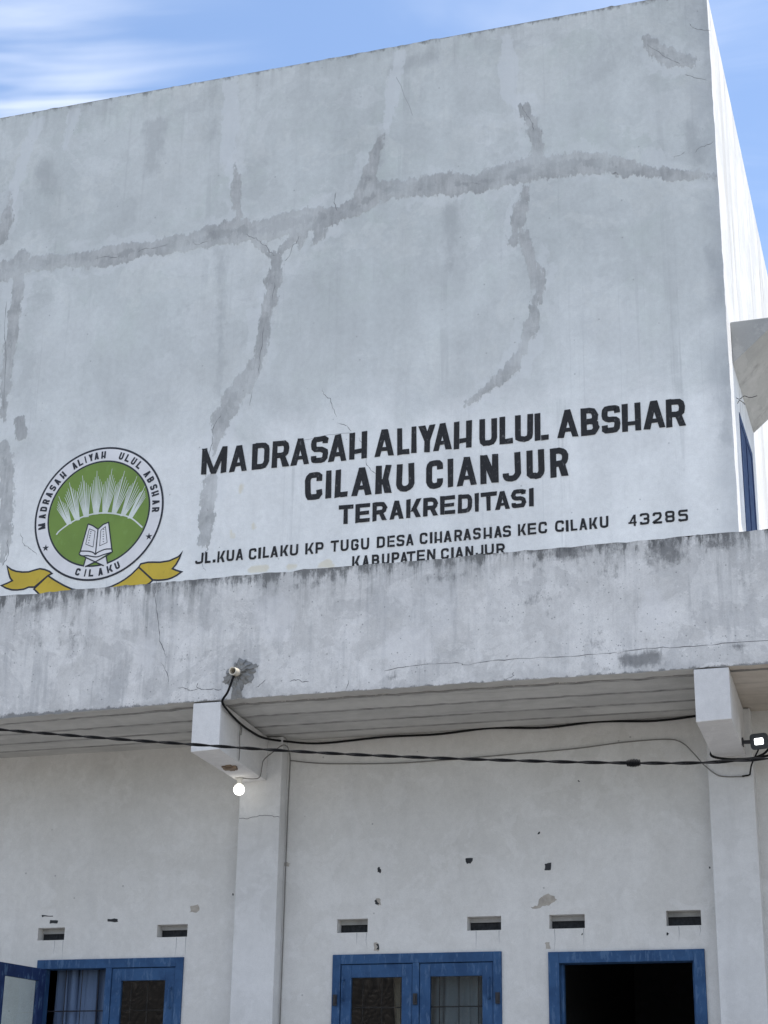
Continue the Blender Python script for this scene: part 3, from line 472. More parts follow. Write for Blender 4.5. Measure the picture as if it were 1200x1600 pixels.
def mat_glass():
    mt, g, b = new_mat('window_glass'); g.n.remove(b)
    out = next(n for n in g.n if n.type == 'OUTPUT_MATERIAL')
    ge = g.n.new('ShaderNodeNewGeometry'); dp = g.n.new('ShaderNodeVectorMath'); dp.operation = 'DOT_PRODUCT'
    g.put(dp.inputs[0], ge.outputs['Normal']); g.put(dp.inputs[1], ge.outputs['Incoming'])
    fr = g.add(.05, g.mul(.95, g.m('POWER', g.sub(1.0, g.m('ABSOLUTE', dp.outputs['Value'])), 5.0)))
    tr = g.n.new('ShaderNodeBsdfTransparent'); tr.inputs[0].default_value = (.80, .84, .84, 1)
    gl = g.n.new('ShaderNodeBsdfGlossy'); gl.inputs['Roughness'].default_value = .015; gl.inputs[0].default_value = (.95, .95, .95, 1)
    co = g.co(); g.put(gl.inputs['Normal'], g.bump(g.noise(co, 2.2, 2, .4, .8), .10, .02))
    k = g.m('MULTIPLY', fr, 1.2, None, True)
    mx = g.n.new('ShaderNodeMixShader'); g.put(mx.inputs[0], k); g.l.new(tr.outputs[0], mx.inputs[1]); g.l.new(gl.outputs[0], mx.inputs[2])
    g.l.new(mx.outputs[0], out.inputs[0]); return mt

def mat_emit(name, col, s):
    mt, g, b = new_mat(name); b.inputs['Base Color'].default_value = (.9, .9, .9, 1)
    b.inputs['Emission Color'].default_value = (*col, 1); b.inputs['Emission Strength'].default_value = s; return mt

def mat_curtain(name, a, b_):
    mt, g, b = new_mat(name); co = g.co(); n = g.noise(co, (9, 2, 1.2), 4, .6); w = g.noise(co, 180, 2)
    c = tone(g, g.mix(n, a, b_), w, .93, 1.05); g.put(b.inputs['Base Color'], c); b.inputs['Roughness'].default_value = .9
    return mt

M = dict(
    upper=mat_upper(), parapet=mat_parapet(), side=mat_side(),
    porch=mat_plaster('porch_plaster', (.575, .567, .545), (.635, .628, .61), (.68, .675, .662), stain_amt=.16),
    column=mat_plaster('column_plaster', (.575, .575, .57), (.635, .637, .637), (.68, .68, .68), spots=False),
    beam=mat_plaster('beam_plaster', (.60, .59, .585), (.675, .668, .66), (.72, .71, .70), spots=False, stain_amt=.18),
    hood=mat_plaster('hood_concrete', (.30, .305, .30), (.40, .40, .395), (.46, .455, .45), stain=(.17, .17, .165), stain_amt=.6),
    soffit=mat_soffit('ribbed_concrete', (.41, .405, .39), (.49, .485, .465), (.32, .315, .30)),
    soffit2=mat_soffit('smooth_beige_concrete', (.46, .41, .35), (.52, .47, .41), (.34, .30, .26)),
    terrace=mat_simple('terrace_screed', (.38, .37, .35), .9, 0, .15, 3),
    roof=mat_simple('roof_slab', (.3, .3, .29), .9),
    blue=mat_blue(), darkblue=mat_blue('navy_gloss_paint', (.006, .019, .075), (.010, .028, .10)),
    letter=mat_paint('black_sign_paint', (.012, .012, .014), (.13, .13, .135), .7, 46, .75, (.58, .68)),
    ink=mat_paint('black_line_paint', (.018, .020, .030), (.10, .11, .13), .4, 60),
    signwhite=mat_paint('emblem_white', (.74, .73, .745), (.66, .65, .67), .4, 12),
    green=mat_paint('emblem_green', (.165, .262, .050), (.19, .30, .075), .5, 14),
    gold=mat_paint('ribbon_gold', (.54, .39, .040), (.45, .32, .035), .5, 14),
    palegreen=mat_paint('ray_white', (.66, .70, .66), (.5, .58, .48), .35, 30),
    crack=mat_simple('crack_shadow', (.17, .17, .175), .95), finecrack=mat_simple('hairline_crack', (.34, .345, .355), .95),
    chip=mat_simple('dark_chip', (.030, .032, .036), .9, 0, .3), peel=mat_simple('bare_mortar', (.37, .34, .30), .95, 0, .2, 18),
    mortar=mat_plaster('rough_mortar', (.15, .15, .145), (.24, .24, .235), (.28, .28, .275), bump=.9),
    cable=mat_simple('black_cable', (.012, .012, .013), .8, spec=.15), grey=mat_simple('grey_cable', (.17, .165, .155), .6),
    pvc=mat_simple('aged_pvc', (.60, .55, .46), .5, 0, .2), rust=mat_simple('rusty_steel', (.20, .145, .10), .9, 0, .4, 30),
    iron=mat_simple('dark_iron', (.018, .018, .022), .6), dark=mat_simple('dark_mesh', (.028, .030, .033), .9, 0, .4, 40),
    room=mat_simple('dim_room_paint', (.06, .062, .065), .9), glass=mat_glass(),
    bulb=mat_emit('lit_bulb', (1, .97, .90), 2.6), led=mat_emit('lit_led', (.95, .98, 1.0), 3.0),
    socket=mat_simple('white_socket', (.55, .54, .50), .5), housing=mat_simple('dark_housing', (.035, .042, .050), .5),
    curtain=mat_curtain('blue_curtain', (.07, .115, .21), (.16, .225, .345)), curtain2=mat_curtain('grey_curtain', (.20, .225, .26), (.30, .325, .36)),
    curtain3=mat_curtain('brown_curtain', (.26, .20, .15), (.34, .27, .2)),
    groove_shade=mat_simple('painted_groove_shade', (.275, .27, .26), .95, 0, .4, 7), tile=None, wallh=mat_plaster('house_plaster', (.42, .36, .28), (.5, .44, .36), (.55, .5, .42)), wood=mat_simple('dark_wood', (.10, .06, .035), .7, 0, .3),
)
def mat_ground(name, a, b_, s1=.6):
    mt, g, b = new_mat(name); co = g.co(); n1 = g.noise(co, s1, 6, .6); n2 = g.noise(co, 18, 5, .65)
    c = tone(g, g.mix(g.ss(n1, .35, .65), a, b_), n2, .85, 1.12); g.put(b.inputs['Base Color'], c); b.inputs['Roughness'].default_value = .95
    g.put(b.inputs['Normal'], g.bump(n2, .5, .02)); return mt
def mat_tile():
    mt, g, b = new_mat('clay_roof_tile'); co = g.co(); X, Y, Z = g.xyz(co)
    w = g.n.new('ShaderNodeTexWave'); w.wave_type = 'BANDS'; w.bands_direction = 'X'; g.put(w.inputs[0], co); w.inputs['Scale'].default_value = 1.5
    w2 = g.n.new('ShaderNodeTexWave'); w2.wave_type = 'BANDS'; w2.bands_direction = 'Z'; w2.wave_profile = 'SAW'; g.put(w2.inputs[0], co); w2.inputs['Scale'].default_value = 2.2
    n = g.noise(co, 4, 5); c = g.mix(n, (.025, .02, .017), (.05, .04, .034))
    c = g.mix(g.mul(g.ss(w2.outputs['Fac'], .55, .95), g.ss(w.outputs['Fac'], .1, .7, .3, 1)), c, (.13, .11, .095))  # lit tile crests painted into the colour
    c = g.mix(g.ss(w2.outputs['Fac'], .96, 1.0), c, (.006, .006, .006))
    g.put(b.inputs['Base Color'], c); b.inputs['Roughness'].default_value = .9
    g.put(b.inputs['Normal'], g.bump(g.add(w.outputs['Fac'], w2.outputs['Fac']), 1.0, .05)); return mt
M['tile'] = mat_tile()
# ---------------------------------------------------------------- setting: ground
mb = MB(); mb.raw([(-400, -400, 0), (400, -400, 0), (400, 400, 0), (-400, 400, 0)], [(0, 1, 2, 3)])
tag(mb.build('ground', mat_ground('earth', (.12, .115, .09), (.18, .165, .13))), kind='structure')
mb = MB(); mb.raw([(-14, -18, .01), (8, -18, .01), (8, 9, .01), (-14, 9, .01)], [(0, 1, 2, 3)])
tag(mb.build('paved_yard', mat_ground('yard_concrete', (.17, .165, .155), (.24, .23, .22))), kind='structure')

# ---------------------------------------------------------------- the school building
XC, XL, XR = -1.34, -10.6, 2.4            # corner of the upper storey, left end, right end of the porch
ZT = 5.985; ZS = 4.98; YP = -1.22; YW = .14; ZF = .95
B = thing('school_building', 'two storey white and grey school with painted sign, porch and blue windows', 'building', (0, 0, 0))

def top_z(X):
    return np.interp(X, [-10.6, -8.6, -4.43, -1.31], [11.70, 11.698, 11.695, 11.71])
# upper front wall
us = axis(XL, XC, .035); vs = axis(5.06, 11.7, .035)
zk_ = np.linspace(5, 12, 90); ck_ = rng.normal(0, .0022, 90)
cornw = lambda Z_: np.interp(Z_, zk_, ck_)
wob = np.interp(us, np.linspace(XL, XC, 160), rng.normal(0, .006, 160))
def up3(U, V):
    k = np.clip((V-10.6)/1.1, 0, 1)
    Zv = V + k*(top_z(U)-11.7) + np.where(V > 11.69, wob[:, None], 0)
    return np.stack([U+np.where(U > XC-.001, cornw(Zv), 0), np.zeros_like(U), Zv], -1)
ex = MB()
for c_ in CRACKS:
    p = catmull([(x, 0, z) for x, z in c_], 4); p = [(v.x+rng.normal(0, .004), v.z+rng.normal(0, .004)) for v in p]
    wd = [max(.002, .0050*rng.uniform(.3, 1.2)) for _ in p]; wd[0] = wd[-1] = .001; ex.ribbon(p, wd, -.0008, 1)
for c_ in FINE:
    p = catmull([(x, 0, z) for x, z in c_], 4); p = [(v.x+rng.normal(0, .004), v.z+rng.normal(0, .004)) for v in p]
    ex.ribbon(p, .004, -.0008, 2)
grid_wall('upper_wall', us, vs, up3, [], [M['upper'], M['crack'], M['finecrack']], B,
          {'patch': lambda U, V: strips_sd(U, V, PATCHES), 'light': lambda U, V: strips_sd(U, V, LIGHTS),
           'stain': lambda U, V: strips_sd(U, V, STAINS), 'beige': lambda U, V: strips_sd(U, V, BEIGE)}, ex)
# coping on top of the upper wall (roof edge seen from the yard as a thin dark lip)
mb = MB(); n = 40
xs = np.linspace(XL, XC, n)
for i in range(n-1):
    za, zb = float(top_z(xs[i])), float(top_z(xs[i+1]))
    mb.hexa([(xs[i], .004, za-.01), (xs[i+1], .004, zb-.01), (xs[i+1], .18, zb-.01), (xs[i], .18, za-.01), (xs[i], .004, za+.004), (xs[i+1], .004, zb+.004), (xs[i+1], .18, zb+.004), (xs[i], .18, za+.004)])
mb.build('coping', M['roof'], B)
# side wall (sunlit), window opening, roof falling gently to the back
WY0, WY1, WZ0, WZ1 = .57, 1.53, 6.0, 7.73
us2 = axis(0, 9, .06, (WY0, WY1)); vs2 = axis(5.06, 11.71, .06, (WZ0, WZ1))
def sd3(U, V):
    k = np.clip((V-9)/2.71, 0, 1); Zv = V-k*U*.07; return np.stack([XC+np.where(U < .001, cornw(Zv), 0), U, Zv], -1)
grid_wall('side_wall', us2, vs2, sd3, [(WY0, WY1, WZ0, WZ1)], [M['side']], B)
mb = MB(); mb.box(XL, XC-.02, .19, 8.98, 10.9, 11.02); mb.build('roof', M['roof'], B)
mb = MB(); mb.box(XL, XC, 9.001, 9.15, 0, 11.07); mb.box(XL-.16, XL-.001, 0, 9.15, 0, 11.69); mb.build('rear_wall', M['side'], B)
# upper floor slab / terrace floor, back room block of the lower storey
mb = MB(); mb.box(XL, XR, YP+.121, 9.0, 5.02, 5.10); mb.build('terrace_floor', M['terrace'], B)
# parapet with dense front face
us3 = axis(XL, XR, .035); vs3 = axis(ZS, ZT+.01, .03)
w1 = np.interp(us3, np.linspace(XL, XR, 220), rng.normal(0, .004, 220)); w0 = np.interp(us3, np.linspace(XL, XR, 200), rng.normal(0, .0028, 200))
tz = np.interp(us3, [-8, -7.3, -4, -1, 3], [6.012, 6.008, 5.995, 5.989, 5.985])
bz = np.interp(us3, [-10.6, -7.2, -5.5, -3.9, -1.6, 3], [4.955, 4.955, 4.988, 4.99, 4.98, 4.98])
def pp3(U, V):
    t = (V-ZS)/(ZT+.01-ZS); zb = bz[:, None] + w0[:, None]; zt = tz[:, None] + w1[:, None]
    return np.stack([U, np.full_like(U, YP), zb + t*(zt-zb)], -1)
def blobf(U, V):
    o = np.zeros_like(U)
    for x, z, rx, rz, a in PBLOBS: o = np.maximum(o, a*np.exp(-((U-x)/rx)**2-((V-z)/rz)**2))
    return o
def palef(U, V):
    o = np.zeros_like(U)
    for x, z, rx, rz in PLIGHT: o = np.maximum(o, np.exp(-((U-x)/rx)**2-((V-z)/rz)**2))
    return o
ex = MB()
for c_ in PCRACKS:
    p = catmull([(x, 0, z) for x, z in c_], 4); p = [(v.x+rng.normal(0, .004), v.z+rng.normal(0, .003)) for v in p]
    wd = [max(.002, .0055*rng.uniform(.15, 1.3)) for _ in p]; wd[0] = wd[-1] = .001; ex.ribbon(p, wd, YP-.0008, 1)
# body of the parapet behind the face
nn = len(us3)
for i in range(0, nn-1, 4):
    j = min(i+4, nn-1); a0, a1 = us3[i], us3[j]
    ex.raw([(a0, YP+.001, tz[i]+w1[i]), (a1, YP+.001, tz[j]+w1[j]), (a1, YP+.12, tz[j]+w1[j]), (a0, YP+.12, tz[i]+w1[i])], [(0, 1, 2, 3)], 0)
ex.raw([(XL, YP+.12, 4.97), (XR, YP+.12, 4.97), (XR, YP+.12, 5.99), (XL, YP+.12, 6.005)], [(3, 2, 1, 0)], 0)
for xe in (XL, XR): ex.raw([(xe, YP, 4.97), (xe, YP+.12, 4.97), (xe, YP+.12, 5.98), (xe, YP, 5.98)], [(0, 1, 2, 3)], 0)
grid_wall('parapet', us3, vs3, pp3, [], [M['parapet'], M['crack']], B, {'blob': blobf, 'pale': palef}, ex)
# rough mortar collar round the pipe
mb = MB(); ctr = (-5.123, 5.19); ring = [Vector(p) for p in PPATCH]; vs_ = []; fs_ = []
dens = []
for i, p in enumerate(ring):
    nx = ring[(i+1) % len(ring)]
    for k in range(4): q = p.lerp(nx, k/4); dens.append(q + Vector((rng.normal(0, .013), rng.normal(0, .013))))
nl = 7; nd = len(dens)
for L in range(nl):
    t = L/(nl-1)
    for p in dens:
        q = p.lerp(Vector(ctr), t*.97); hgt = .001 + .022*math.sin(min(1, t*1.6)*math.pi/2) + (rng.normal(0, .005) if 0 < L else 0)
        vs_.append((q.x, YP-hgt, q.y))
for L in range(nl-1):
    for i in range(nd): fs_.append((L*nd+i, L*nd+(i+1) % nd, (L+1)*nd+(i+1) % nd, (L+1)*nd+i))
mb.raw(vs_, fs_); tag(mb.build('mortar_patch', M['mortar'], B), 'rough grey mortar patch around the pipe stub')
# pipe stub (hollow)
pp = [Vector((-5.123, YP+.05, 5.20)), Vector((-5.135, YP-.10, 5.188))]; ax_ = (pp[1]-pp[0]).normalized(); sx = Vector((1, 0, 0)); sz = ax_.cross(sx).normalized(); sx = sz.cross(ax_)
mb = MB(); nseg = 20; vs_ = []
for (p, r_) in ((pp[0], .032), (pp[1], .032), (pp[1]-ax_*.001, .025), (pp[0]+ax_*.02, .025)):
    for k in range(nseg): a = 2*math.pi*k/nseg; vs_.append(p+sx*math.cos(a)*r_+sz*math.sin(a)*r_)
fs_ = [(L*nseg+k, L*nseg+(k+1) % nseg, (L+1)*nseg+(k+1) % nseg, (L+1)*nseg+k) for L in range(3) for k in range(nseg)] + [tuple(3*nseg+k for k in range(nseg))]
mb.raw(vs_, fs_); tag(mb.build('drain_pipe', M['pvc'], B, smooth=False), 'short cream plastic pipe stub poking out of the parapet')

# soffit: lapped ribs left of the corner beam, smooth beige slab to the right of it
base = bz + w0
def soffit_sheet(name, sel, prof, mat_, dark=False):
    mb = MB(); xs_ = us3[sel]; bs = base[sel]; nr = len(prof); vs_ = []
    for x, z0 in zip(xs_, bs):
        for y, dz in prof:
            t = (y-YP)/(YW-YP); vs_.append((x, y, z0*(1-t)+4.982*t+dz))
    mb.raw(vs_, [(i*nr+j, i*nr+j+1, (i+1)*nr+j+1, (i+1)*nr+j) for i in range(len(xs_)-1) for j in range(nr-1)])
    mb.mi = [1 if (dark and j % 3 == 1) else 0 for i in range(len(xs_)-1) for j in range(nr-1)]  # shade of the grooves between ribs painted as dark strips
    return mb.build(name, [mat_, M['groove_shade']], B)
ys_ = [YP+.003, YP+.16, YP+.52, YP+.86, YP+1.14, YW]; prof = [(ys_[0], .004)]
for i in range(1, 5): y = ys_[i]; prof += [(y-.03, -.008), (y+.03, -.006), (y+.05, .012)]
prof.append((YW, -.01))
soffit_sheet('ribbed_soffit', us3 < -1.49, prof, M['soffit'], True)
tag(soffit_sheet('smooth_soffit', us3 > -1.51, [(YP+.003, .004), (YP+.4, .004), (YW, .004)], M['soffit2']), 'smooth beige soffit right of the corner beam')

# columns and beams
cols = [(-9.46, -9.09), (-5.582, -5.215), (-1.69, -1.345), (2.03, 2.395)]
beams = [((-9.38, -9.14), (-9.44, -9.20)), ((-5.497, -5.262), (-5.575, -5.345)), ((-1.60, -1.35), (-1.642, -1.395)), ((2.10, 2.35), (2.08, 2.33))]
for a, b_ in cols:
    mb = MB(); mb.box(a, b_, 0, YW+.05, ZF, 4.979); mb.build('column', M['column'], B, bevel=.007)
for (a0, a1), (c0, c1) in beams:
    mb = MB(); zb, zt = 4.60, 4.977
    mb.hexa([(a0, YP+.002, zb-.01), (a1, YP+.002, zb), (c1, -.001, zb+.01), (c0, -.001, zb), (a0, YP+.002, zt), (a1, YP+.002, zt), (c1, -.001, zt), (c0, -.001, zt)])
    mb.build('beam', M['beam'], B, bevel=.006)
# broken hole in the underside of the middle beam
mb = MB()
for i in range(26):
    a = rng.uniform(0, 6.28); r_ = rng.uniform(0, 1); x = -5.43+math.cos(a)*.055*r_; y = -.60+math.sin(a)*.075*r_; s_ = rng.uniform(.012, .022)
    mb.box(x-s_, x+s_, y-s_, y+s_, 4.585+rng.uniform(-.004, .006), 4.601)
tag(mb.build('broken_patch', M['rust'], B), 'rusty broken patch under the middle beam')

# lower wall with window, door and vent openings
WIN = [(-7.415, -6.068, 1.75, 3.203), (-4.764, -3.372, 1.75, 3.195)]; DOOR = (-3.001, -1.801, ZF, 3.181)
VENT = [(-7.441, -7.188, 3.368, 3.472), (-6.329, -6.053, 3.369, 3.472), (-4.738, -4.478, 3.368, 3.476), (-3.651, -3.376, 3.36, 3.468), (-2.99, -2.71, 3.358, 3.465), (-2.080, -1.816, 3.358, 3.472)]
holes = [*WIN, DOOR, *VENT]
us4 = axis(XL, XR, .08, [h[0] for h in holes]+[h[1] for h in holes]); vs4 = axis(ZF, 5.02, .08, [h[2] for h in holes]+[h[3] for h in holes])
ex = MB(); TH = .15
for (a, b_, c_, d_) in holes:
    y0, y1 = YW, YW+TH
    ex.raw([(a, y0, c_), (a, y1, c_), (a, y1, d_), (a, y0, d_)], [(0, 1, 2, 3)]); ex.raw([(b_, y0, c_), (b_, y1, c_), (b_, y1, d_), (b_, y0, d_)], [(3, 2, 1, 0)])
    ex.raw([(a, y0, d_), (a, y1, d_), (b_, y1, d_), (b_, y0, d_)], [(0, 1, 2, 3)]); ex.raw([(a, y0, c_), (a, y1, c_), (b_, y1, c_), (b_, y0, c_)], [(3, 2, 1, 0)])
def ragged(c_, n=3, j=.004):
    o = []
    for i, p in enumerate(c_):
        nx = c_[(i+1) % len(c_)]
        for k in range(n): o.append((p[0]+(nx[0]-p[0])*k/n+rng.normal(0, j), p[1]+(nx[1]-p[1])*k/n+rng.normal(0, j)))
    return o
for c_ in PEELS: ex.poly(ragged(c_), YW-.0008, 2)
for c_ in CHIPS: ex.poly(ragged(c_, 3, .002), YW-.0016, 1)
for (a, b_, c_, d_) in VENT:
    for xx in (b_ - rng.uniform(.0, .02), a + rng.uniform(.02, .2)):
        ln = rng.uniform(.08, .17); ex.ribbon([(xx, c_-.004), (xx+rng.normal(0, .003), c_-ln*.5), (xx+rng.normal(0, .004), c_-ln)], [.006, .004, .001], YW-.0006, 3)
grid_wall('porch_wall', us4, vs4, lambda U, V: np.stack([U, np.full_like(U, YW), V], -1), holes, [M['porch'], M['chip'], M['peel'], M['finecrack']], B, None, ex)
mb = MB(); p = catmull([(-5.575, 0, 4.305), (-5.50, 0, 4.30), (-5.42, 0, 4.315), (-5.33, 0, 4.318), (-5.28, 0, 4.31), (-5.218, 0, 4.30)], 4)
mb.ribbon([(v.x, v.z+rng.normal(0, .002)) for v in p], .005, -.001); tag(mb.build('column_crack', M['crack'], B), 'dark crack across the top of the middle column')
for (a, b_, c_, d_) in VENT:
    mb = MB(); mb.box(a-.01, b_+.01, YW+.105, YW+.115, c_-.01, d_+.01)
    for k in range(1, 9): x = a+(b_-a)*k/9; mb.box(x-.002, x+.002, YW+.101, YW+.104, c_, d_)
    mb.box(a, b_, YW+.085, YW+.100, d_-.036+rng.normal(0, .004), d_-.001, 1); vs_o = mb.build('vent_screen', [M['dark'], M['hood']], B)
# dim room behind
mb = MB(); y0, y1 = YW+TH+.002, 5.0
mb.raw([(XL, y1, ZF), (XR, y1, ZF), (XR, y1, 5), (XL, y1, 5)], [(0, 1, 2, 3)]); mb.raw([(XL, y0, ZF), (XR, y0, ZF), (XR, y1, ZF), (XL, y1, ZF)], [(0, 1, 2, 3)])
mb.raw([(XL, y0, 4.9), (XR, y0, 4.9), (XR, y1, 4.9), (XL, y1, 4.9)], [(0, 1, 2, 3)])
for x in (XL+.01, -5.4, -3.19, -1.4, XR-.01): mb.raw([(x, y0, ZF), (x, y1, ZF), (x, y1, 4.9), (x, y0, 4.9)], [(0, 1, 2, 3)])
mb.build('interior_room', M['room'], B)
mb = MB(); mb.box(XL, XR, -1.6, YW+.14, .0, ZF-.001); mb.box(-3.2, -1.6, -1.95, -1.601, .0, .63); mb.box(-3.2, -1.6, -2.3, -1.951, .0, .32); mb.build('porch_floor', M['terrace'], B, bevel=.01)
mb = MB(); mb.box(XR-.15, XR, YW+.001, 9, 0, 5.0); mb.box(XC, XR-.151, 8.9, 9.0, 0, 5.0); mb.build('end_wall', M['side'], B)

# concrete hood over the side window: wedge, flat top, underside rising outwards
mb = MB(); y0, y1 = .30, 1.86; xo = -.78
pr = [(XC+.001, 8.07), (XC+.001, 8.465), (xo, 8.465), (xo, 8.41), (-.95, 8.41)]
n = len(pr); mb.raw([(x, y0, z) for x, z in pr]+[(x, y1, z) for x, z in pr], [tuple(range(n)), tuple(range(2*n-1, n-1, -1))]+[(i, i+n, (i+1) % n+n, (i+1) % n) for i in range(n)])
tag(mb.build('window_hood', M['hood'], B, bevel=.006), 'grey wedge shaped concrete hood over the side window')
# side window: blue frame in the opening
fr = MB(); x0, x1 = XC-.10, XC+.006; w = .07
fr.box(x0, x1, WY0, WY0+w, WZ0, WZ1); fr.box(x0, x1, WY1-w, WY1, WZ0, WZ1); fr.box(x0, x1, WY0+w, WY1-w, WZ1-w, WZ1); fr.box(x0, x1, WY0+w, WY1-w, WZ0, WZ0+w); fr.box(x0, x1, 1.02, 1.08, WZ0+w, WZ1-w)
sw = fr.build('side_window', M['darkblue'], B); tag(sw, 'navy blue window under the concrete hood on the side wall')
p_ = MB(); p_.box(x1-.05, x1-.006, WY0+w, 1.02, WZ0+w, WZ1-w); p_.box(x1-.05, x1-.006, 1.08, WY1-w, WZ0+w, WZ1-w); p_.build('shutter_panel', M['darkblue'], sw)
mb = MB(); mb.tube(catmull([(XC, .42, 7.80), (-1.31, .41, 7.78), (-1.27, .40, 7.80), (-1.22, .39, 7.775), (-1.16, .38, 7.78)], 6), .003, 6); mb.tube(catmull([(XC, .50, 7.78), (-1.32, .48, 7.80), (-1.29, .46, 7.77), (-1.275, .44, 7.74)], 6), .003, 6)
mb.build('wire_hook', M['iron'], B)

# ---------------------------------------------------------------- windows and door of the porch wall
def sash_mesh(w, h, st_=.085, top=.10, bot=.10, d=.04):
    s = MB(); s.box(0, st_, 0, d, 0, h); s.box(w-st_, w, 0, d, 0, h); s.box(st_, w-st_, .001, d, h-top, h); s.box(st_, w-st_, .001, d, 0, bot); return s
def pane_mesh(w, h, st_=.085, top=.10, bot=.10):
    s = MB(); s.box(st_-.005, w-st_+.005, .018, .022, bot-.005, h-top+.005); return s
def put(mb_, mtx):
    mb_.v = [tuple(mtx @ Vector(p)) for p in mb_.v]; return mb_
def porch_window(x0, x1, z0, z1, label, open_left=False, mull=.055):
    fw = .068; y0 = YW-.018; y1 = YW+.10
    f = MB(); f.box(x0, x0+fw, y0, y1, z0, z1); f.box(x1-fw, x1, y0, y1, z0, z1); f.box(x0+fw, x1-fw, y0+.001, y1, z1-.075, z1); f.box(x0+fw, x1-fw, y0+.001, y1, z0, z0+.07)
    xm = (x0+x1)/2; f.box(xm-mull/2, xm+mull/2, y0+.002, y1, z0+.07, z1-.075)
    o = f.build('window', M['blue'], B, bevel=.004); tag(o, label)
    sh = z1-.075-(z0+.07)-.01
    s_ = MB(); s_.box(x0-.04, x1+.04, YW-.06, YW-.001, z0-.05, z0-.001); s_.build('sill', M['beam'], o, bevel=.004)
    for side in (0, 1):
        a, b_ = ((x0+fw+.004, xm-mull/2-.004), (xm+mull/2+.004, x1-fw-.004))[side]; w_ = b_-a
        if open_left and side == 0:
            mtx = Matrix.Translation((x0+fw-.005, y0-.01, z0+.075)) @ Matrix.Rotation(R(-98.5), 4, 'Z')
            wd = .625
        else: mtx = Matrix.Translation((a, y0+.012, z0+.075)); wd = w_
        sp = put(sash_mesh(wd, sh), mtx).build('sash', M['darkblue'] if (open_left and side == 0) else M['blue'], o, bevel=.003)
        if open_left and side == 0: tag(sp, 'blue casement standing open towards the yard')
        put(pane_mesh(wd, sh), mtx).build('pane', M['glass'], o)
    return o
w1_ = porch_window(*WIN[0], 'blue two leaf window with its left casement open, left of the middle column', True)
w2_ = porch_window(*WIN[1], 'blue two leaf window with both casements shut, right of the middle column')
x0, x1, z0, z1 = WIN[1]; xm = (x0+x1)/2
for x, nm in ((x0+.03, 'hinge'), (xm, 'latch'), (x1-.03, 'hinge')):
    mb = MB(); mb.box(x-.017, x+.017, YW-.032, YW-.018, 2.80, 2.885); mb.box(x-.008, x+.008, YW-.040, YW-.032, 2.815, 2.87); mb.build(nm, M['iron'], w2_, bevel=.002)
for x in (x0+.098, x1-.098):
    mb = MB(); mb.tube(catmull([(x, YW-.012, 2.84), (x, YW-.045, 2.86), (x, YW-.05, 2.93), (x, YW-.045, 2.98), (x, YW-.012, 3.0)], 4), .008, 6); mb.build('handle', M['blue'], w2_)
mb = MB(); x = WIN[0][1]-.10; mb.tube(catmull([(x, YW-.012, 2.80), (x, YW-.045, 2.82), (x, YW-.05, 2.89), (x, YW-.045, 2.94), (x, YW-.012, 2.96)], 4), .008, 6); mb.build('handle', M['blue'], w1_)
for (x0, x1, z0, z1), par in ((WIN[0], w1_), (WIN[1], w2_)):
    mb = MB(); yb = YW+.115
    n_ = 8
    for k in range(1, n_): x = x0+.06+(x1-x0-.12)*k/n_; mb.tube([(x, yb, z0+.05), (x, yb, z1-.06)], .004, 6)
    for z in (z0+.5, 2.795): mb.tube([(x0+.05, yb+.008, z), (x1-.05, yb+.008, z)], .0055, 6)
    mb.build('grille', M['iron'], par)
x0, x1, z0, z1 = DOOR; f = MB(); fw = .085
f.box(x0, x0+fw, YW-.02, YW+.12, z0, z1); f.box(x1-fw, x1, YW-.02, YW+.12, z0, z1); f.box(x0+fw, x1-fw, YW-.019, YW+.12, z1-.085, z1)
f.box(x0+fw-.001, x0+fw+.02, YW+.05, YW+.11, z0, z1-.086); f.box(x1-fw-.02, x1-fw+.001, YW+.05, YW+.11, z0, z1-.086)
tag(f.build('door_frame', M['blue'], B, bevel=.004), 'blue frame of the open doorway')
# curtains hang inside
def curtain(x0, x1, z0, z1, y, mat_, label, waves, amp, pinch=0, group=None, drift=0):
    nu, nv = int((x1-x0)/.008), 26; vs_ = []; ph = [rng.uniform(0, 6.28) for _ in range(4)]
    for i in range(nu+1):
        u = i/nu
        for j in range(nv+1):
            v = j/nv; z = z0+(z1-z0)*v
            wob = .5*math.sin(2*math.pi*waves*u+ph[0]+.8*math.sin(v*2+ph[1])) + .3*math.sin(2*math.pi*waves*2.3*u+ph[2]+v*1.3) + .2*math.sin(2*math.pi*waves*.5*u+ph[3]-v*2)
            k = 1-pinch*(1-v)*.6; x = x0+(x1-x0)*u*k + drift*(1-v)
            vs_.append((x+amp*.75*math.cos(2*math.pi*waves*u+v)*(.4+.6*(1-v)), y+amp*wob*(.45+.55*(1-v)), z))
    m_ = MB(); m_.raw(vs_, [(i*(nv+1)+j, (i+1)*(nv+1)+j, (i+1)*(nv+1)+j+1, i*(nv+1)+j+1) for i in range(nu) for j in range(nv)])
    o = m_.build('curtain', mat_, None, smooth=True, origin=((x0+x1)/2, y, z0)); md = o.modifiers.new('thickness', 'SOLIDIFY'); md.thickness = .003
    return tag(o, label, 'curtain', group)
GC = 'curtains inside the porch windows'
curtain(-7.34, -6.86, 1.7, 3.16, YW+.20, M['curtain'], 'pale blue curtain bunched in folds behind the open casement', 5, .11, .1, GC)
curtain(-4.02, -3.46, 1.7, 3.16, YW+.20, M['curtain2'], 'grey curtain hanging behind the right pane of the shut window', 5, .07, .12, GC)
curtain(-4.33, -4.14, 1.7, 3.16, YW+.21, M['curtain3'], 'narrow brown curtain drawn aside behind the left pane of the shut window', 3, .03, -.1, GC, .06)

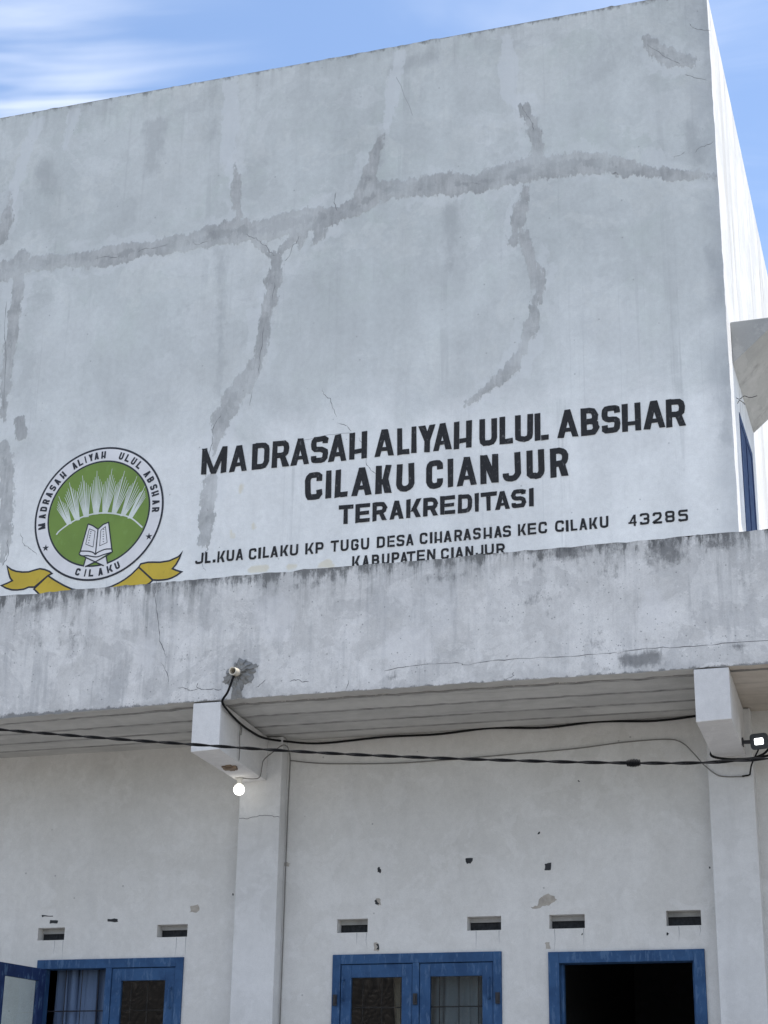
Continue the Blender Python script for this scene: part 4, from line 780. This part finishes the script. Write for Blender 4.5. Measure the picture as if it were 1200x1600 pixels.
# ---------------------------------------------------------------- painted sign on the upper wall
def lettering(name, spec, tk, label):
    mb = MB()
    for ch, xl, xr, zb, zt in spec:
        h = zt-zb; w = xr-xl; t = h*tk; dz = rng.normal(0, .0015)
        put_glyph(mb, ch, w, h if ch != '.' else w, t, lambda x, z, xl=xl, zb=zb+dz: (xl+x, zb+z), -.003, True, h*.0085)
    return tag(mb.build(name, M['letter'], B), label)
lettering('painted_lettering', LINE1, .20, 'large black hand painted line MADRASAH ALIYAH ULUL ABSHAR')
lettering('painted_lettering', LINE2, .205, 'large black hand painted line CILAKU CIANJUR')
lettering('painted_lettering', LINE3, .225, 'bold black hand painted line TERAKREDITASI')
lettering('painted_lettering', LINE4, .195, 'small black hand painted address line JL.KUA CILAKU KP TUGU DESA CIHARASHAS KEC CILAKU')
lettering('painted_lettering', LINE4N, .19, 'black hand painted postcode 43285')
lettering('painted_lettering', LINE5, .20, 'black hand painted line KABUPATEN CIANJUR half hidden by the parapet')

ex_, ez, ER, EI = EMB
def annulus(mb, r0, r1, y, n=128):
    vs_ = []
    for k in range(n):
        a = 2*math.pi*k/n
        for r_ in (r0, r1): vs_.append((ex_+r_*math.cos(a), y, ez+r_*math.sin(a)))
    mb.raw(vs_, [(2*k, 2*((k+1) % n), 2*((k+1) % n)+1, 2*k+1) for k in range(n)])
mb = MB(); mb.poly([(ex_+.504*math.cos(2*math.pi*k/128), ez+.504*math.sin(2*math.pi*k/128)) for k in range(128)], -.003)
EM = tag(mb.build('painted_emblem', M['green'], B), 'round green and white painted emblem with an open book and gold ribbon')
mb = MB(); annulus(mb, .520, .634, -.003); mb.build('ring', M['signwhite'], EM)
mb = MB(); annulus(mb, .634, .653, -.0032); annulus(mb, .504, .520, -.0032); mb.build('ring_outline', M['ink'], EM)
def ring_text(spec, outward, hgt, rad, wid, name):
    mb = MB()
    for ch, a in spec:
        a = R(a); w = wid*(1.25 if ch == 'M' else 1.22 if ch == 'K' else .28 if ch == 'I' else 1); up_ = Vector((math.cos(a), math.sin(a)))*(1 if outward else -1); rt = Vector((up_.y, -up_.x))
        c0 = Vector((ex_, ez)) + Vector((math.cos(a), math.sin(a)))*rad
        put_glyph(mb, ch, w, hgt, .0172, lambda x, z: tuple(c0 + rt*(x-w/2) + up_*(z-hgt/2)), -.0045, True)
    mb.build(name, M['ink'], EM)
ring_text(EMB_TEXT, True, .072, .577, .046, 'lettering'); ring_text(EMB_BOTTOM, False, .070, .577, .047, 'lettering')
for sx_, sz_ in STARS:
    mb = MB(); mb.poly([(sx_+(.036 if k % 2 == 0 else .014)*math.sin(math.pi*k/5), sz_+(.036 if k % 2 == 0 else .014)*math.cos(math.pi*k/5)) for k in range(10)], -.0045); mb.build('star', M['ink'], EM)
for nm, y in (('FOLD_L', -.0012), ('FOLD_R', -.0012), ('TAIL_L', -.0020), ('TAIL_R', -.0020)):
    pts = {'FOLD_L': FOLD_L, 'FOLD_R': FOLD_R, 'TAIL_L': TAIL_L, 'TAIL_R': TAIL_R}[nm]
    mb = MB(); mb.poly(pts, y); rb = mb.build('ribbon', M['gold'], EM)
    mb = MB(); mb.ribbon(pts, .016, y-.0005, closed=True); mb.build('ribbon_outline', M['ink'], EM)
# rays: eight fans of thin tapering strokes above the arc
mb = MB()
for fan in RAYS:
    bse, tip, lft, rgt = [Vector(p) for p in fan]
    n_ = 9
    for k in range(n_):
        u = k/(n_-1)*2-1
        if u < 0: e_ = tip.lerp(lft, -u) - Vector((0, .06))*(1 if u else 0) *(0 if u == 0 else min(1, -u*1.2)*0 + .5)
        elif u > 0: e_ = tip.lerp(rgt, u) - Vector((0, .06))*.5
        else: e_ = tip
        b0 = bse + Vector((u*.020, 0)); ln = (e_-b0).length
        mb.ribbon([b0, b0.lerp(e_, .55), e_], [.0085, .0075, .004], -.0045-.0002*(k % 3))
mb.build('sun_rays', M['palegreen'], EM); mb = MB()
h_ = catmull([(x, 0, z) for x, z in HILL], 5); h_ = [(v.x, v.z) for v in h_ if math.hypot(v.x-ex_, v.z-ez) < .506]
mb.ribbon(h_, .014, -.0054); mb.build('hill_line', M['palegreen'], EM)
mb = MB(); mb.poly(STAND_FILL, -.0040); mb.poly(BOOK_FILL, -.0046); bk = mb.build('open_book', M['signwhite'], EM)
mb = MB()
for i, l_ in enumerate(BOOK_LINES):
    p = l_ if i in (0, 1, 2, 7, 8) else [(v.x, v.z) for v in catmull([(x, 0, z) for x, z in l_], 4)]
    mb.ribbon(p, .0115, -.0052-.0002*i)
for l_ in BOOK_FRAMES: mb.ribbon(l_, .006, -.0052)
for l_ in BOOK_DASH: mb.ribbon(l_, .007, -.0052)
mb.build('book_outline', M['ink'], EM)

# ---------------------------------------------------------------- lamps
t = thing('light_bulb', 'lit round white bulb hanging under the middle porch beam', 'light bulb', (-5.505, -.2, 4.6))
mb = MB()
def lathe(mb, prof, cx, cy, n=20):
    vs_ = [(cx+r_*math.cos(2*math.pi*k/n), cy+r_*math.sin(2*math.pi*k/n), z) for r_, z in prof for k in range(n)]
    mb.raw(vs_, [(i*n+k, i*n+(k+1) % n, (i+1)*n+(k+1) % n, (i+1)*n+k) for i in range(len(prof)-1) for k in range(n)])
T0 = Vector((-5.505, -.2, 4.6))
def under(mb_, name, mat_, par, org, **kw):
    o = mb_.build(name, mat_, par, origin=org, **kw); return o
lathe(mb, [(.0, .004), (.034, .003), (.034, -.012), (.022, -.02), (.022, -.05), (.019, -.055)], 0, 0); mb.build('socket', M['socket'], t, smooth=True)
mb = MB(); rr = .046; lathe(mb, [(.017, -.052)]+[(rr*math.sin(a), -.098+rr*math.cos(a)) for a in np.linspace(.45, math.pi, 14)], 0, 0, 24); mb.build('globe', M['bulb'], t, smooth=True)

fx = Vector((-1.252, -.36, 4.628))
t = thing('floodlight', 'small square black floodlight with lit white lens beside the corner beam', 'floodlight', fx)
rotm = Matrix.Rotation(R(-14), 4, 'Z') @ Matrix.Rotation(R(14), 4, 'X')
def rbox(x0, x1, z0, z1, y0, y1, r_):
    m_ = MB(); p = arcpath([(x0, z0), (x1, z0), (x1, z1), (x0, z1)], r_, True, 4); n = len(p)
    m_.raw([(q.x, y0, q.y) for q in p]+[(q.x, y1, q.y) for q in p], [tuple(range(n)), tuple(range(2*n-1, n-1, -1))]+[(i, i+n, (i+1) % n+n, (i+1) % n) for i in range(n)]); return m_
put(rbox(-.066, .066, -.060, .060, -.018, .02, .032), rotm).build('housing', M['housing'], t, bevel=.003)
m_ = MB()
for k in range(6): m_.box(-.05+k*.019, -.046+k*.019, .02, .035, -.045, .045)
put(m_, rotm).build('cooling_fins', M['housing'], t)
put(rbox(-.030, .038, -.024, .024, -.0205, -.0185, .010), rotm).build('lens', M['led'], t)
m_ = MB(); m_.box(-.118, -.066, -.012, .012, -.012, .012); m_.box(-.124, -.116, -.03, .03, -.03, .03); m_.build('bracket', M['iron'], t)

# ---------------------------------------------------------------- cables
def cable(name, label, paths, r_, mat_, group=None):
    mb = MB()
    for p in paths: mb.tube(p, r_, 8)
    o0 = Vector(paths[0][0]); return tag(mb.build(name, mat_, None, smooth=True, origin=o0), label, 'cable', group)
main = catmull([(-12.5, -1.92, 5.70), (-9.5, -1.9, 5.06), (-6.783, -1.9, 4.684), (-5.179, -1.9, 4.478), (-3.70, -1.9, 4.312), (-1.961, -1.9, 4.169), (-1.054, -1.9, 4.150), (.6, -1.9, 4.22), (3.5, -1.9, 4.55)], 40)
def twist(path, off, pitch, ph):
    o = []; s_ = 0
    for i, p in enumerate(path):
        if i: s_ += (p-path[i-1]).length
        tg = (path[min(i+1, len(path)-1)]-path[max(0, i-1)]).normalized(); n1 = tg.cross(Vector((0, 0, 1))).normalized(); n2 = tg.cross(n1)
        a = 2*math.pi*s_/pitch + ph; o.append(p+(n1*math.cos(a)+n2*math.sin(a))*off)
    return o
mb = MB()
for ph in (0, math.pi): mb.tube(twist(main, .0062, .42, ph), .0062, 8)
tw = thing('service_cable', 'long black twisted service cable with a taped splice, spanning in front of the porch', 'cable', (-1.94, -1.9, 4.168))
mb.v = [tuple(Vector(p)-Vector((-1.94, -1.9, 4.168))) for p in mb.v]; mb.build('twisted_wires', M['cable'], tw, smooth=True)
mb = MB(); c0 = Vector((0, 0, 0))
for k in range(9):
    x = -.042+k*.0105; rr = .020+.009*math.sin(math.pi*(k+.5)/9); vs_ = []
    mb.tube([(x-.004, 0, .0), (x-.002, 0, 0), (x+.002, 0, 0), (x+.004, 0, 0)], [rr*.7, rr, rr, rr*.7], 10)
mb.build('splice', M['cable'], tw, smooth=True)

Zg = 'cables stapled to the building'
bx = -5.262+.010
cable('wall_cable', 'black cable looping from the pipe stub along the beam and sagging under the soffit', [catmull([(-5.135, YP-.06, 5.175), (-5.15, YP-.075, 5.10), (-5.19, YP-.05, 5.03), (-5.235, YP-.035, 4.965), (bx+.01, -1.12, 4.925), (bx-.02, -.80, 4.905), (bx-.03, -.55, 4.90), (bx-.05, -.20, 4.925), (-5.19, .05, 4.945), (-4.9, .12, 4.930), (-4.352, .12, 4.952), (-3.9, .12, 4.948), (-3.448, .12, 4.972), (-3.0, .12, 4.950), (-2.55, .12, 4.972), (-2.1, .12, 4.952), (-1.70, .10, 4.972), (-1.62, .05, 4.972)], 8)], .0095, M['cable'], Zg)
mb = MB()
cable('wall_cable', 'thin grey wire clipped across the porch wall, dropping to the floodlight junction', [catmull([(-5.19, .13, 4.80), (-4.95, .13, 4.765), (-4.691, .13, 4.746), (-4.244, .13, 4.728), (-3.806, .13, 4.733), (-3.268, .13, 4.749), (-2.742, .13, 4.767), (-2.354, .13, 4.796), (-2.023, .13, 4.800), (-1.898, .12, 4.766), (-1.80, .06, 4.66), (-1.714, -.008, 4.548), (-1.621, -.008, 4.468), (-1.55, -.008, 4.45), (-1.476, -.008, 4.446), (-1.413, -.008, 4.443)], 8)], .0045, M['grey'], Zg)
cable('wall_cable', 'thin grey wire looping from the bulb over the beam and down beside the middle column', [catmull([(-5.49, -.20, 4.597), (-5.38, -.2, 4.585), (-5.325, -.2, 4.60), (-5.31, -.2, 4.68), (-5.295, -.2, 4.74), (-5.25, -.12, 4.82), (-5.205, -.03, 4.895), (-5.185, .03, 4.90), (-5.18, .06, 4.87), (-5.19, .13, 4.80), (-5.195, .133, 4.5), (-5.198, .133, 4.0), (-5.198, .133, 3.5), (-5.20, .133, 2.8), (-5.20, .133, 1.9)], 8)], .0045, M['grey'], Zg)
cable('wall_cable', 'short thin dark wire dropping down the side of the middle beam', [catmull([(bx-.02, -.78, 4.90), (bx-.022, -.785, 4.80), (bx-.022, -.775, 4.70), (bx-.025, -.77, 4.61)], 8), catmull([(bx-.025, -.74, 4.90), (bx-.027, -.74, 4.86), (bx-.027, -.75, 4.82)], 6)], .0042, M['grey'], Zg)
cable('wall_cable', 'short black lead from the floodlight to its junction on the column', [catmull([(-1.262, -.36, 4.565), (-1.29, -.32, 4.53), (-1.335, -.2, 4.49), (-1.36, -.08, 4.465), (-1.375, -.02, 4.452), (-1.43, -.012, 4.446)], 8)], .0065, M['cable'], Zg)
cable('wall_cable', 'black cable curving from under the corner beam away to the right', [catmull([(-1.648, -.06, 4.64), (-1.645, -.10, 4.60), (-1.60, -.12, 4.575), (-1.50, -.12, 4.558), (-1.38, -.12, 4.555), (-1.25, -.12, 4.566), (-1.1, -.14, 4.585), (-.8, -.16, 4.64), (.3, -.2, 4.72), (2.1, -.2, 4.78)], 8), catmull([(-1.30, -.14, 4.56), (-1.24, -.16, 4.58), (-1.18, -.2, 4.63), (-1.08, -.3, 4.73), (-.9, -.35, 4.80), (-.2, -.5, 4.90)], 8)], .0095, M['cable'], Zg)

# ---------------------------------------------------------------- house across the yard (seen only as a reflection in the panes)
H = thing('neighbour_house', 'low house with dark clay tiled roof across the yard, mirrored in the panes', 'house', (-16, -27, 0))
mb = MB(); mb.box(-10, 10, -4, 4, 0, 3.0); mb.build('wall', M['wallh'], H)
mb = MB(); mb.raw([(-10.8, 5, 2.7), (10.8, 5, 2.7), (10.8, 0, 6.6), (-10.8, 0, 6.6), (-10.8, -5, 2.7), (10.8, -5, 2.7)], [(0, 1, 2, 3), (3, 2, 5, 4), (0, 3, 4), (1, 5, 2)]); mb.build('roof', M['tile'], H)
mb = MB(); mb.box(-.5, .5, 4.001, 4.06, 0, 2.1); mb.build('door', M['wood'], H)
for x in (-6, 5): mb = MB(); mb.box(x-.8, x+.8, 4.001, 4.06, .9, 2.1); mb.build('window', M['wood'], H)
